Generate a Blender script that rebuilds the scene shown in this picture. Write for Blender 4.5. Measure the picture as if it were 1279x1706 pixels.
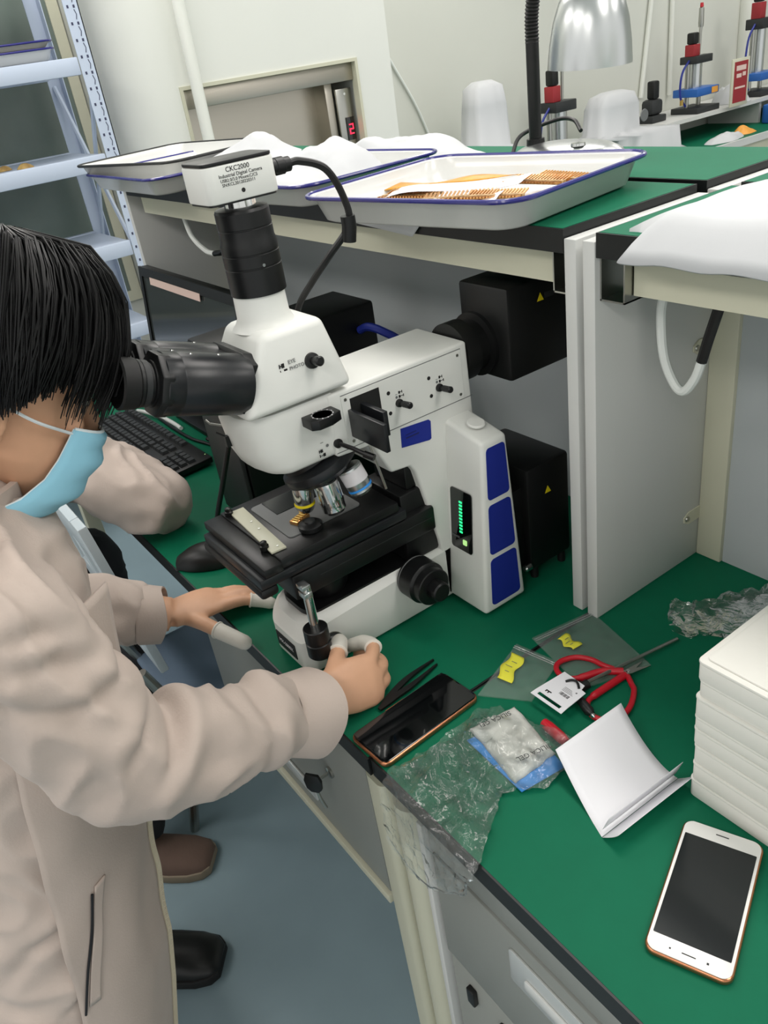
import bpy, bmesh, math, random
from mathutils import Vector, Matrix, noise
for o in list(bpy.data.objects): bpy.data.objects.remove(o)
random.seed(7)
PI = math.pi
SC = bpy.context.scene
COL = SC.collection
# The worktop of the near desk is z = 0, the floor z = -0.75; X runs along the desk front edge, Y to its back.
# ---------------------------------------------------------------- camera
cam_d = bpy.data.cameras.new('camera'); cam = bpy.data.objects.new('camera', cam_d); COL.objects.link(cam)
cam_d.sensor_fit = 'HORIZONTAL'; cam_d.sensor_width = 36.0; cam_d.lens = 1340.0 / 1279.0 * 36.0
cam_d.clip_start = 0.02; cam_d.clip_end = 60
_r, _u, _b = (.58571451, .79860839, -.13843104), (-.33701243, .39529039, .85449876), (.73713034, -.45383934, .50066827)
cam.matrix_world = Matrix(((_r[0], _u[0], _b[0], .79), (_r[1], _u[1], _b[1], -.303), (_r[2], _u[2], _b[2], .73), (0, 0, 0, 1)))
SC.camera = cam
# ---------------------------------------------------------------- world, ceiling lights, exposure
w = bpy.data.worlds.new('world'); SC.world = w; w.use_nodes = True
w.node_tree.nodes['Background'].inputs[0].default_value = (.90, .90, .88, 1)
w.node_tree.nodes['Background'].inputs[1].default_value = 0.95
SC.view_settings.view_transform = 'Standard'; SC.view_settings.look = 'None'
SC.view_settings.gamma = 1.0; SC.view_settings.use_curve_mapping = False
SC.view_settings.exposure = 0.10
CEIL = 2.0
PANELS = [(-1.7, 2.3), (-.1, 2.3), (1.5, 2.3), (-1.7, .55), (-.1, .75), (1.5, .75), (-1.7, -1.3), (-.1, -1.6), (1.5, -1.6), (-1.7, 4.6), (-.1, 4.6)]
for i, (px, py) in enumerate(PANELS):
    ld = bpy.data.lights.new('ceiling_panel_light', 'AREA'); ld.shape = 'RECTANGLE'; ld.size = 1.15; ld.size_y = .55
    ld.energy = 13; ld.color = (1.0, .955, .925)
    lo = bpy.data.objects.new('ceiling_panel_light', ld); COL.objects.link(lo); lo.location = (px, py, CEIL - .03)
# ---------------------------------------------------------------- helpers
def lin(c):
    return tuple((v / 12.92 if v <= .04045 else ((v + .055) / 1.055) ** 2.4) for v in (x / 255 for x in c))
MATS = {}
def mat(name, c, rough=.5, metal=0, var=0, vscale=8, bump=0, bscale=60, emit=0, coat=0, trans=0, ior=1.45, spec=.5, alpha=1, stretch=None, c2=None, sheen=0):
    m = bpy.data.materials.new(name); m.use_nodes = True
    nt = m.node_tree; b = nt.nodes['Principled BSDF']
    col = lin(c) + (1,)
    b.inputs['Base Color'].default_value = col
    b.inputs['Roughness'].default_value = rough; b.inputs['Metallic'].default_value = metal
    b.inputs['Specular IOR Level'].default_value = spec; b.inputs['IOR'].default_value = ior
    if coat: b.inputs['Coat Weight'].default_value = coat
    if trans: b.inputs['Transmission Weight'].default_value = trans
    if sheen: b.inputs['Sheen Weight'].default_value = sheen
    if alpha < 1: b.inputs['Alpha'].default_value = alpha
    if emit:
        b.inputs['Emission Color'].default_value = col; b.inputs['Emission Strength'].default_value = emit
    if var or bump or c2:
        tc = nt.nodes.new('ShaderNodeTexCoord'); mp = nt.nodes.new('ShaderNodeMapping')
        nt.links.new(tc.outputs['Object'], mp.inputs['Vector'])
        if stretch: mp.inputs['Scale'].default_value = stretch
    if var or c2:
        n = nt.nodes.new('ShaderNodeTexNoise'); n.inputs['Scale'].default_value = vscale; n.inputs['Detail'].default_value = 5
        nt.links.new(mp.outputs[0], n.inputs['Vector'])
        r = nt.nodes.new('ShaderNodeValToRGB')
        a = lin(c2) if c2 else tuple(v * (1 - var) for v in col[:3])
        z = col[:3] if c2 else tuple(min(1, v * (1 + var)) for v in col[:3])
        r.color_ramp.elements[0].position = .3; r.color_ramp.elements[0].color = a + (1,)
        r.color_ramp.elements[1].position = .7; r.color_ramp.elements[1].color = z + (1,)
        nt.links.new(n.outputs['Fac'], r.inputs[0]); nt.links.new(r.outputs[0], b.inputs['Base Color'])
    if bump:
        n2 = nt.nodes.new('ShaderNodeTexNoise'); n2.inputs['Scale'].default_value = bscale; n2.inputs['Detail'].default_value = 4
        nt.links.new(mp.outputs[0], n2.inputs['Vector'])
        bp = nt.nodes.new('ShaderNodeBump'); bp.inputs['Strength'].default_value = bump; bp.inputs['Distance'].default_value = .004
        nt.links.new(n2.outputs['Fac'], bp.inputs['Height']); nt.links.new(bp.outputs[0], b.inputs['Normal'])
    MATS[name] = m
    return m
WORLD_LOC = {}
def finish(bm, name, m, sharp=35):
    me = bpy.data.meshes.new(name)
    bmesh.ops.recalc_face_normals(bm, faces=bm.faces)
    bm.to_mesh(me); bm.free()
    if m: me.materials.append(MATS[m] if isinstance(m, str) else m)
    me.polygons.foreach_set('use_smooth', [sharp > 0] * len(me.polygons))
    if 0 < sharp < 180: me.set_sharp_from_angle(angle=math.radians(sharp))
    return me
def wloc(o): return WORLD_LOC.get(o.name, Vector((0, 0, 0)))
def obj(name, bm, m, parent=None, sharp=35, label=None):
    """one mesh object; bm is in world coordinates, a part is stored relative to its thing"""
    if parent is not None:
        L = wloc(parent); bmesh.ops.translate(bm, verts=bm.verts, vec=-L)
    else:
        xs = [v.co for v in bm.verts]
        L = Vector(((min(v.x for v in xs) + max(v.x for v in xs)) / 2, (min(v.y for v in xs) + max(v.y for v in xs)) / 2, min(v.z for v in xs)))
        bmesh.ops.translate(bm, verts=bm.verts, vec=-L)
    o = bpy.data.objects.new(name, finish(bm, name, m, sharp)); COL.objects.link(o)
    if parent is not None: o.parent = parent
    else: o.location = L
    WORLD_LOC[o.name] = L
    if label: o['label'] = label
    return o
def tag(o, label, cat, group=None):
    o['label'] = label; o['category'] = cat
    if group: o['group'] = group
    return o
def struct(name, bm, m, parent=None):
    o = obj(name, bm, m, parent)
    if parent is None: o['kind'] = 'structure'
    return o
def thing(name, label, cat, loc, group=None):
    o = bpy.data.objects.new(name, None); COL.objects.link(o); o.location = loc; o.empty_display_size = .05
    WORLD_LOC[o.name] = Vector(loc)
    return tag(o, label, cat, group)
def dup(root, label=None, loc=None, rotz=None):
    r = root.copy(); COL.objects.link(r); WORLD_LOC[r.name] = Vector(loc) if loc else wloc(root)
    if loc: r.location = loc
    if rotz is not None: r.rotation_euler[2] = rotz
    if label: r['label'] = label
    for ch in list(root.children):
        c = ch.copy(); COL.objects.link(c); c.parent = r
        for g in list(ch.children):
            d = g.copy(); COL.objects.link(d); d.parent = c
    return r
def BM(): return bmesh.new()
def T(x=0, y=0, z=0): return Matrix.Translation((x, y, z))
def RX(a): return Matrix.Rotation(math.radians(a), 4, 'X')
def RY(a): return Matrix.Rotation(math.radians(a), 4, 'Y')
def RZ(a): return Matrix.Rotation(math.radians(a), 4, 'Z')
def aim(p0, p1):
    """matrix that takes local +Z at the origin to the direction p0 -> p1, placed at p0"""
    d = (Vector(p1) - Vector(p0)).normalized()
    return Matrix.Translation(p0) @ d.to_track_quat('Z', 'Y').to_matrix().to_4x4()
def bev(bm, geom_faces, r, seg=2, ang=25):
    es = set()
    for f in geom_faces:
        for e in f.edges:
            if len(e.link_faces) == 2 and e.calc_face_angle(0) > math.radians(ang): es.add(e)
    if es and r > 0: bmesh.ops.bevel(bm, geom=list(es), offset=r, segments=seg, profile=.5, affect='EDGES', clamp_overlap=True)
def box(bm, x0, x1, y0, y1, z0, z1, M=None, r=0, seg=2):
    vs = [bm.verts.new(c) for c in ((x0, y0, z0), (x1, y0, z0), (x1, y1, z0), (x0, y1, z0), (x0, y0, z1), (x1, y0, z1), (x1, y1, z1), (x0, y1, z1))]
    n0 = len(bm.verts)
    if M is not None:
        for v in vs: v.co = M @ v.co
    fs = [bm.faces.new([vs[i] for i in q]) for q in ((3, 2, 1, 0), (4, 5, 6, 7), (0, 1, 5, 4), (1, 2, 6, 5), (2, 3, 7, 6), (3, 0, 4, 7))]
    bm.normal_update()
    if r: bev(bm, fs, r, seg)
    return bm
def boxo(name, ext, m, parent=None, r=0, M=None, seg=2, label=None):
    bm = BM(); box(bm, *ext, M=M, r=r, seg=seg); return obj(name, bm, m, parent, label=label)
def prism(bm, poly, a, b, axis='x', M=None, r=0, seg=2):
    def P(p, t):
        if axis == 'x': c = Vector((t, p[0], p[1]))
        elif axis == 'y': c = Vector((p[0], t, p[1]))
        else: c = Vector((p[0], p[1], t))
        return M @ c if M is not None else c
    A = [bm.verts.new(P(p, a)) for p in poly]; B = [bm.verts.new(P(p, b)) for p in poly]
    fs = [bm.faces.new(A[::-1]), bm.faces.new(B)]
    for i in range(len(poly)):
        j = (i + 1) % len(poly); fs.append(bm.faces.new((A[i], A[j], B[j], B[i])))
    bmesh.ops.recalc_face_normals(bm, faces=fs); bm.normal_update()
    if r: bev(bm, fs, r, seg)
    return bm
def loft(bm, rings, cap=True, closed=True):
    R = [[bm.verts.new(p) for p in ring] for ring in rings]
    n = len(R[0])
    for a, b in zip(R, R[1:]):
        for i in range(n if closed else n - 1):
            j = (i + 1) % n; bm.faces.new((a[i], a[j], b[j], b[i]))
    if cap and closed: bm.faces.new(R[0][::-1]); bm.faces.new(R[-1])
    return R
def lathe(bm, prof, M=None, seg=32, cap=True):
    rings = []
    for r, h in prof:
        ring = [Vector((max(r, 1e-5) * math.cos(2 * PI * i / seg), max(r, 1e-5) * math.sin(2 * PI * i / seg), h)) for i in range(seg)]
        rings.append([M @ p for p in ring] if M is not None else ring)
    loft(bm, rings, cap); return bm
def lat(name, prof, m, parent=None, M=None, seg=32, sharp=35, label=None):
    bm = BM(); lathe(bm, prof, M, seg); return obj(name, bm, m, parent, sharp, label)
def spline(pts, n=8):
    pts = [Vector(p) for p in pts]; P = [2 * pts[0] - pts[1]] + pts + [2 * pts[-1] - pts[-2]]; out = []
    for i in range(1, len(P) - 2):
        for k in range(n):
            t = k / n; a, b, c, d = P[i - 1], P[i], P[i + 1], P[i + 2]
            out.append(.5 * (2 * b + (c - a) * t + (2 * a - 5 * b + 4 * c - d) * t * t + (3 * b - a - 3 * c + d) * t ** 3))
    out.append(pts[-1]); return out
def frames(pts):
    pts = [Vector(p) for p in pts]; ts = []
    for i in range(len(pts)):
        a = pts[max(0, i - 1)]; b = pts[min(len(pts) - 1, i + 1)]; ts.append((b - a).normalized())
    n = ts[0].orthogonal().normalized(); fr = []
    for i, t in enumerate(ts):
        n = (n - t * n.dot(t)).normalized(); fr.append((pts[i], n, t.cross(n), t))
    return fr
def tube(bm, pts, r, seg=10, cap=True):
    fr = frames(pts); rs = r if isinstance(r, (list, tuple)) else [r] * len(fr)
    rings = [[p + (n * math.cos(2 * PI * k / seg) + b * math.sin(2 * PI * k / seg)) * rr for k in range(seg)] for (p, n, b, t), rr in zip(fr, rs)]
    loft(bm, rings, cap); return bm
def tub(name, pts, r, m, parent=None, seg=10, smooth=0, label=None):
    bm = BM(); tube(bm, spline(pts, smooth) if smooth else pts, r, seg); return obj(name, bm, m, parent, label=label)
def rrect(x0, x1, y0, y1, r, n=5):
    out = []
    for cx, cy, a in ((x1 - r, y1 - r, 0), (x0 + r, y1 - r, 90), (x0 + r, y0 + r, 180), (x1 - r, y0 + r, 270)):
        for k in range(n + 1):
            t = math.radians(a + 90 * k / n); out.append((cx + r * math.cos(t), cy + r * math.sin(t)))
    return out
def plate(name, poly, z0, z1, m, parent=None, M=None, axis='z', r=0, label=None):
    bm = BM(); prism(bm, poly, z0, z1, axis, M, r); return obj(name, bm, m, parent, label=label)
def text(name, body, size, M, m, parent, align='LEFT', depth=.0002):
    """lettering as geometry: local X is the reading direction, local Y up"""
    cu = bpy.data.curves.new('lettering', 'FONT'); cu.body = body; cu.size = size; cu.extrude = depth; cu.align_x = align
    cu.resolution_u = 3
    o = bpy.data.objects.new('lettering_source', cu); COL.objects.link(o)
    dg = bpy.context.evaluated_depsgraph_get(); me = bpy.data.meshes.new_from_object(o.evaluated_get(dg))
    bpy.data.objects.remove(o); bpy.data.curves.remove(cu)
    bm = BM(); bm.from_mesh(me); bpy.data.meshes.remove(me); bmesh.ops.transform(bm, matrix=M, verts=bm.verts)
    return obj(name, bm, m, parent)
def face_x(y, z, x):   # frame on a surface that faces +X: reading along +Y, up +Z
    return Matrix(((0, 0, 1, x), (1, 0, 0, y), (0, 1, 0, z), (0, 0, 0, 1)))
def face_my(x, z, y):  # frame on a surface that faces -Y: reading along +X, up +Z
    return Matrix(((1, 0, 0, x), (0, 0, -1, y), (0, 1, 0, z), (0, 0, 0, 1)))
def nz(p, s): return noise.noise(Vector(p) * s)
# ---------------------------------------------------------------- materials
mat('light_panel', (255, 248, 240), .5, emit=1.6)
mat('floor_epoxy', (132, 152, 160), .30, var=.10, vscale=3, bump=.05, bscale=40)
mat('wall_paint', (206, 208, 199), .6, var=.02, vscale=2)
mat('shaft_paint', (220, 222, 215), .45, var=.015, vscale=2)
mat('ceiling_white', (225, 226, 222), .8)
mat('green_top', (8, 101, 72), .55, var=.03, vscale=30, spec=.18)
mat('black_edge', (20, 23, 23), .4)
mat('cream_steel', (200, 199, 178), .4)
mat('panel_grey', (205, 206, 203), .5)
mat('panel_blue_grey', (176, 182, 184), .45)
mat('cabinet_grey', (150, 152, 146), .42, var=.02)
mat('drawer_grey', (138, 141, 136), .42)
mat('handle_silver', (205, 207, 205), .3, metal=.4)
mat('steel', (176, 176, 170), .28, metal=1)
mat('brushed_steel', (188, 182, 170), .36, metal=1, bump=.08, bscale=30, stretch=(1, 1, 20))
mat('chrome', (215, 216, 214), .12, metal=1)
mat('alu', (205, 208, 208), .28, metal=1, bump=.06, bscale=25, stretch=(1, 1, .2))
mat('white_enamel', (214, 215, 212), .25, coat=.3)
mat('scope_white', (226, 227, 222), .38)
mat('scope_black', (16, 17, 18), .38)
mat('scope_satin', (26, 28, 31), .3)
mat('scope_blue', (28, 44, 140), .5, spec=.3)
mat('black_plastic', (14, 15, 15), .42)
mat('dark_grey_plastic', (40, 42, 43), .5)
mat('rubber', (18, 18, 18), .6)
mat('print_black', (25, 25, 25), .6)
mat('print_grey', (110, 112, 112), .6)
mat('print_white', (225, 222, 225), .5)
mat('print_dim_blue', (20, 28, 92), .5)
mat('led_green', (40, 225, 130), .4, emit=1.6)
mat('led_button', (176, 226, 140), .4, emit=.7)
mat('led_red', (255, 40, 70), .4, emit=2.0)
mat('glass_dark', (6, 8, 9), .06, coat=.5)
mat('monitor_glass', (58, 63, 63), .10, coat=.3)
mat('screen_grey', (34, 37, 38), .12)
mat('shaded_glass', (112, 124, 117), .25, var=.25, vscale=2.5)  # grey-green with the shade behind the rack put into the colour
mat('phone_white', (236, 235, 232), .2, coat=.3)
mat('gold', (214, 160, 100), .28, metal=.85)
mat('copper', (196, 132, 96), .25, metal=.9)
mat('brass', (190, 160, 90), .35, metal=.9)
mat('blue_rim', (44, 42, 120), .25, coat=.4)
mat('paper_white', (228, 228, 232), .7)
mat('paper_yellow', (232, 228, 70), .7)
mat('foam_white', (226, 225, 218), .75, var=.015, vscale=12, bump=.05, bscale=120)
mat('cloth_white', (194, 196, 198), .75, bump=.1, bscale=25)
mat('bag_white', (226, 230, 230), .35, alpha=.88, bump=.25, bscale=18)
mat('red_plastic', (188, 24, 40), .3)
mat('red_sign', (150, 40, 46), .5)
mat('silica', (214, 214, 208), .5, bump=.35, bscale=45)
mat('packet_blue', (42, 140, 222), .45)
mat('tape_amber', (214, 150, 36), .3, var=.2, vscale=30)
mat('connector_tan', (206, 172, 120), .5, c2=(120, 86, 44), vscale=160)
mat('parts_brown', (190, 160, 96), .6, c2=(120, 92, 50), vscale=30)
mat('rack_paint', (190, 202, 220), .4)
mat('rack_hole', (60, 64, 90), .7)
mat('blue_machine', (42, 96, 170), .4)
mat('orange_plastic', (228, 160, 70), .5)
mat('jacket_cloth', (188, 173, 163), .8, var=.03, vscale=14, bump=.1, bscale=400, sheen=.1)
mat('jacket_dark', (150, 138, 128), .85)
mat('skin', (214, 166, 134), .5, var=.05, vscale=30)
mat('hair', (15, 15, 16), .42, spec=.35)
mat('mask_blue', (146, 204, 226), .8, bump=.25, bscale=40)
mat('mask_white', (226, 236, 240), .8)
mat('latex_white', (226, 222, 212), .55, bump=.15, bscale=120)
mat('trousers', (28, 30, 34), .85)
mat('shoe_brown', (104, 84, 74), .85, bump=.3, bscale=90)
mat('shoe_sole', (134, 122, 104), .7)
mat('chair_plastic', (186, 198, 204), .4)
mat('stool_blue', (110, 128, 148), .45)
mat('zip_cream', (206, 196, 172), .5)
mat('iris_brown', (60, 40, 30), .2)
mat('eye_white', (226, 222, 216), .3)
mat('cable_white', (222, 226, 222), .45)
mat('cable_black', (14, 14, 15), .4)
mat('cable_blue', (30, 44, 130), .4)
mat('pipe_white', (224, 226, 218), .45)
mat('sticker_yellow', (236, 214, 20), .5)
mat('pink_paper', (222, 196, 186), .7)
def film(name, tint, a, rough=.12, bump=.9, bscale=26, ior=1.5):
    """thin clear plastic: mostly see-through with glossy crinkles"""
    m = bpy.data.materials.new(name); m.use_nodes = True; nt = m.node_tree; nt.nodes.clear()
    out = nt.nodes.new('ShaderNodeOutputMaterial'); mx = nt.nodes.new('ShaderNodeMixShader')
    tr = nt.nodes.new('ShaderNodeBsdfTransparent'); tr.inputs[0].default_value = (.97, .98, .97, 1)
    df = nt.nodes.new('ShaderNodeBsdfDiffuse'); df.inputs[0].default_value = lin(tint) + (1,)
    gl = nt.nodes.new('ShaderNodeBsdfGlossy'); gl.inputs['Roughness'].default_value = rough; gl.inputs[0].default_value = (1, 1, 1, 1)
    tc = nt.nodes.new('ShaderNodeTexCoord'); n = nt.nodes.new('ShaderNodeTexNoise'); n.inputs['Scale'].default_value = bscale
    n.inputs['Detail'].default_value = 4; n.inputs['Distortion'].default_value = 1.2
    bp = nt.nodes.new('ShaderNodeBump'); bp.inputs['Strength'].default_value = bump; bp.inputs['Distance'].default_value = .006
    nt.links.new(tc.outputs['Object'], n.inputs['Vector']); nt.links.new(n.outputs['Fac'], bp.inputs['Height']); nt.links.new(bp.outputs[0], gl.inputs['Normal'])
    fr = nt.nodes.new('ShaderNodeFresnel'); fr.inputs['IOR'].default_value = ior; nt.links.new(bp.outputs[0], fr.inputs['Normal'])
    hz = nt.nodes.new('ShaderNodeMixShader'); hz.inputs[0].default_value = a
    nt.links.new(tr.outputs[0], hz.inputs[1]); nt.links.new(df.outputs[0], hz.inputs[2])
    nt.links.new(fr.outputs[0], mx.inputs[0]); nt.links.new(hz.outputs[0], mx.inputs[1]); nt.links.new(gl.outputs[0], mx.inputs[2]); nt.links.new(mx.outputs[0], out.inputs[0])
    MATS[name] = m
film('clear_film', (225, 232, 230), .25)
film('zip_film', (220, 230, 226), .09, .14, .5, 30, 1.22)
film('crinkle_film', (230, 236, 234), .06, .045, .6, 60)
film('thin_film', (230, 236, 234), .02, .05, .4, 60, 1.32)
# ================================================================ the room
bm = BM(); box(bm, -2.8, 3.2, -3.2, 7.2, -.80, -.75); struct('floor', bm, 'floor_epoxy')
bm = BM(); box(bm, -2.8, 3.2, -3.2, 7.2, CEIL, CEIL + .05); struct('ceiling', bm, 'ceiling_white')
bm = BM(); box(bm, -2.8, -2.6, -3.2, 7.2, -.75, CEIL); struct('wall_left', bm, 'wall_paint')
bm = BM(); box(bm, -2.6, 3.2, 7.0, 7.2, -.75, CEIL); struct('wall_back', bm, 'wall_paint')
for i, (px, py) in enumerate(PANELS):
    t = thing('ceiling_light', 'flush white rectangular ceiling light panel', 'ceiling light', (px, py, CEIL - .02), 'ceiling light panels')
    bm = BM(); prism(bm, rrect(px - .6, px + .6, py - .3, py + .3, .01, 1), CEIL - .02, CEIL); obj('frame', bm, 'white_enamel', t)
    boxo('diffuser', (px - .57, px + .57, py - .27, py + .27, CEIL - .0225, CEIL - .0205), 'light_panel', t)
# hoist shaft standing out from the left wall, with its hatch opening
SX = -2.2; HY0, HY1, HZ0, HZ1 = .985, 1.745, .30, .690
bm = BM()
prism(bm, [(-2.6, .78), (-2.33, .78), (-2.27, .80), (-2.22, .85), (SX, .92), (SX, HY0), (-2.6, HY0)], -.75, CEIL, 'z')
box(bm, -2.6, SX, HY1, 1.91, -.75, CEIL); box(bm, -2.6, SX, HY0, HY1, HZ1, CEIL); box(bm, -2.6, SX, HY0, HY1, -.75, HZ0)
sh = struct('wall_shaft', bm, 'shaft_paint')
t = thing('hoist_hatch', 'stainless steel hatch in the wall with a red digital floor number', 'hatch', (SX, (HY0 + HY1) / 2, HZ0))
bm = BM(); F = .012
box(bm, SX - .03, SX + .006, HY0, HY0 + F, HZ0, HZ1); box(bm, SX - .03, SX + .006, HY1 - F, HY1, HZ0, HZ1)
box(bm, SX - .03, SX + .006, HY0 + F, HY1 - F, HZ1 - F, HZ1); box(bm, SX - .03, SX + .006, HY0 + F, HY1 - F, HZ0, HZ0 + F)
obj('frame', bm, 'cream_steel', t)
boxo('lintel', (SX - .14, SX - .02, HY0 + F, HY1 - F, HZ1 - .075, HZ1 - F), 'brushed_steel', t, r=.003)
boxo('hatch_door', (SX - .16, SX - .145, HY0 + F, HY1 - .13, HZ0 + F, HZ1 - .075), 'brushed_steel', t)
boxo('jamb', (SX - .16, SX - .06, HY1 - .13, HY1 - .095, HZ0 + F, HZ1 - .075), 'brushed_steel', t, r=.003)
boxo('control_plate', (SX - .06, SX - .045, HY1 - .09, HY1 - .015, HZ0 + F, HZ1 - .10), 'steel', t, r=.003)
dp = boxo('display', (SX - .045, SX - .040, HY1 - .060, HY1 - .022, .40, .485), 'glass_dark', t)
bm = BM()
seg7 = [(0, 1, 1, 1), (1, 1, 1, .5), (1, .5, 0, .5), (0, .5, 0, 0), (0, 0, 1, 0)]
for (a, b, c, d) in seg7:
    y0 = HY1 - .049 + a * .016; y1 = HY1 - .049 + c * .016; z0 = .424 + b * .034; z1 = .424 + d * .034
    box(bm, SX - .040, SX - .0385, min(y0, y1) - .0022, max(y0, y1) + .0022, min(z0, z1) - .0022, max(z0, z1) + .0022)
obj('digit', bm, 'led_red', dp, label='glowing red numeral two')
lat('screw', [(.005, 0), (.005, .002)], 'white_enamel', t, T(SX - .045, HY1 - .05, .57) @ RY(90), 12)
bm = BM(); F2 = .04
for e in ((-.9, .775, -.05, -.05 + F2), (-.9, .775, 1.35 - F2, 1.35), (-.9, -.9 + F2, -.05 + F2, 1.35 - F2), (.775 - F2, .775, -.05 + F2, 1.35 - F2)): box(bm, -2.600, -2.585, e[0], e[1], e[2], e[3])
wn = struct('shaded_panel_1', bm, 'cream_steel'); boxo('pane', (-2.598, -2.592, -.9 + F2, .775 - F2, -.05 + F2, 1.35 - F2), 'shaded_glass', wn)  # framed glass panel added; its dark tone stands in for shade on the wall
# conduits and pipes on the walls
t = tag(tub('conduit', [(SX + .05, 1.035, 2.0), (SX + .05, 1.03, .3), (SX + .05, 1.03, -.75)], .021, 'pipe_white', seg=14), 'white conduit running down in front of the wall hatch', 'pipe')
tag(tub('conduit', [(-2.585, 4.16, 2.0), (-2.585, 4.03, .75), (-2.585, 3.95, .24)], .013, 'pipe_white', seg=10), 'slanting white conduit on the wall left of the straight one', 'pipe')
tag(tub('conduit', [(-2.585, 4.21, 2.0), (-2.585, 4.21, .22)], .013, 'pipe_white', seg=10), 'straight upright white conduit ending above the wall bench', 'pipe')
tag(tub('corner_column', [(-2.56, 4.95, 2.0), (-2.56, 4.95, -.75)], .075, 'pipe_white', seg=20), 'thick pale round pipe rising behind the red sign', 'pipe')
tag(tub('hanging_cable', [(-2.59, 2.12, .86), (-2.59, 2.17, .70), (-2.59, 2.33, .42), (-2.59, 2.45, .1)], .006, 'cable_white', seg=8, smooth=6), 'thin pale cable slanting down the wall beside the hatch', 'cable')
# ================================================================ desks and hutches
def desk(name, x0, x1, y0, y1, label, front):
    t = thing(name, label, 'desk', ((x0 + x1) / 2, (y0 + y1) / 2, -.75))
    e = .0025
    boxo('worktop', (x0 + e, x1 - e, y0 + e, y1 - e, -.026, 0), 'green_top', t)
    bm = BM(); box(bm, x0, x1, y0, y0 + e, -.028, -.0004); box(bm, x0, x1, y1 - e, y1, -.028, -.0004); box(bm, x0, x0 + e, y0 + e, y1 - e, -.028, -.0004); box(bm, x1 - e, x1, y0 + e, y1 - e, -.028, -.0004)
    obj('edge_band', bm, 'black_edge', t)
    for x in ((x0 + .02, x1 - .06) if not front else (x0 + .02,) if x0 < 0 else (x1 - .06,)):
        for y in (y0 + .05, y1 - .09):
            boxo('leg', (x, x + .04, y, y + .04, -.75, -.06), 'cream_steel', t, r=.004)
    boxo('rail', (x0 + .06, x1 - .06, y1 - .085, y1 - .055, -.06, -.028), 'cream_steel', t)
    return t
DA = desk('desk', -1.45, .1705, 0, .63, 'long green-topped desk with black edge carrying the microscope', True)
DB = desk('desk', .1725, 1.60, 0.003, .63, 'green-topped desk with black edge carrying the white phone and foam boxes', True)
desk('desk', -1.45, 1.60, .64, 1.27, 'green-topped desk backing onto the microscope desk', False)
def hutch(name, x0, x1, y0, y1, zt, label, pl, pr, beam_front, parts=True):
    t = thing(name, label, 'shelf', ((x0 + x1) / 2, (y0 + y1) / 2, 0))
    e = .0025; th = .027
    boxo('shelf_board', (x0 + e, x1 - e, y0 + e, y1 - e, zt - th + .001, zt), 'green_top', t)
    bm = BM(); box(bm, x0, x1, y0, y0 + e, zt - th, zt - .0004); box(bm, x0, x1, y1 - e, y1, zt - th, zt - .0004); box(bm, x0, x0 + e, y0 + e, y1 - e, zt - th, zt - .0004); box(bm, x1 - e, x1, y0 + e, y1 - e, zt - th, zt - .0004)
    obj('edge_band', bm, 'black_edge', t)
    for p in (pl, pr):
        if p: boxo('end_panel', (p[0], p[1], y0 - .001, y1, 0.0005, zt - .010), 'panel_grey', t, r=.0015)
    yb = y0 + .020 if beam_front else y1 - .05
    bm = BM(); box(bm, x0 + .035, x1 - .028, yb, yb + .03, zt - th - .042, zt - th); obj('beam', bm, 'cream_steel', t)
    yr = y1 - .055 if beam_front else y0 + .03
    for px in ((pl[1] if pl else x0), (pr[0] - .04 if pr else x1 - .04)):
        boxo('post', (px, px + .04, y1 - .021 if beam_front else y0, y1 - .001 if beam_front else y0 + .02, .0005, zt - th), 'cream_steel', t, r=.002)
    boxo('back_panel', ((pl[1] if pl else x0) + .04, (pr[0] if pr else x1) - .04, y1 - .014 if beam_front else y0 + .004, y1 - .004 if beam_front else y0 + .014, .0005, zt - th), 'panel_blue_grey', t)
    return t
ZT = .524
HA = hutch('desk_hutch', -1.262, .142, .385, .625, ZT, 'green-topped raised shelf over the microscope desk holding enamel trays', (-1.282, -1.264), (.1435, .1610), True)
HB = hutch('desk_hutch', .189, 1.58, .385, .625, ZT, 'green-topped raised shelf over the right desk with white cloth on top', (.1705, .1880), (1.581, 1.599), True)
hutch('desk_hutch', -1.262, .142, .645, .868, ZT, 'green-topped raised shelf behind, carrying the silver desk lamp', (-1.282, -1.264), (.1435, .1610), False)
hutch('desk_hutch', .189, 1.58, .645, .868, ZT, 'empty green-topped raised shelf behind the right-hand cloth', (.1705, .1880), (1.581, 1.599), False)
# steel channels at the beam ends, brackets with screws
def channel(x0, x1, parent):
    bm = BM(); z0, z1, y = .448, .496, .392
    box(bm, x0, x0 + .002, y, y + .05, z0, z1); box(bm, x1 - .002, x1, y, y + .05, z0, z1); box(bm, x0, x1, y, y + .05, z0, z0 + .002)
    obj('steel_channel', bm, 'steel', parent)
channel(.1885, .2225, HB); channel(.118, .1425, HA)
for z in (.335, .075):
    bm = BM(); M = T(.1882, .598, z) @ RY(90)
    prism(bm, [(-.010, .012), (-.010, -.020), (-.004, -.030), (.004, -.030), (.010, -.020), (.010, .012)], 0, .002, 'z', M)
    b = obj('bracket', bm, 'cream_steel', HB)
    lat('screw', [(.0042, 0), (.0036, .0018), (.001, .002)], 'steel', b, T(.1902, .575, z) @ RY(90), 12)
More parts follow.
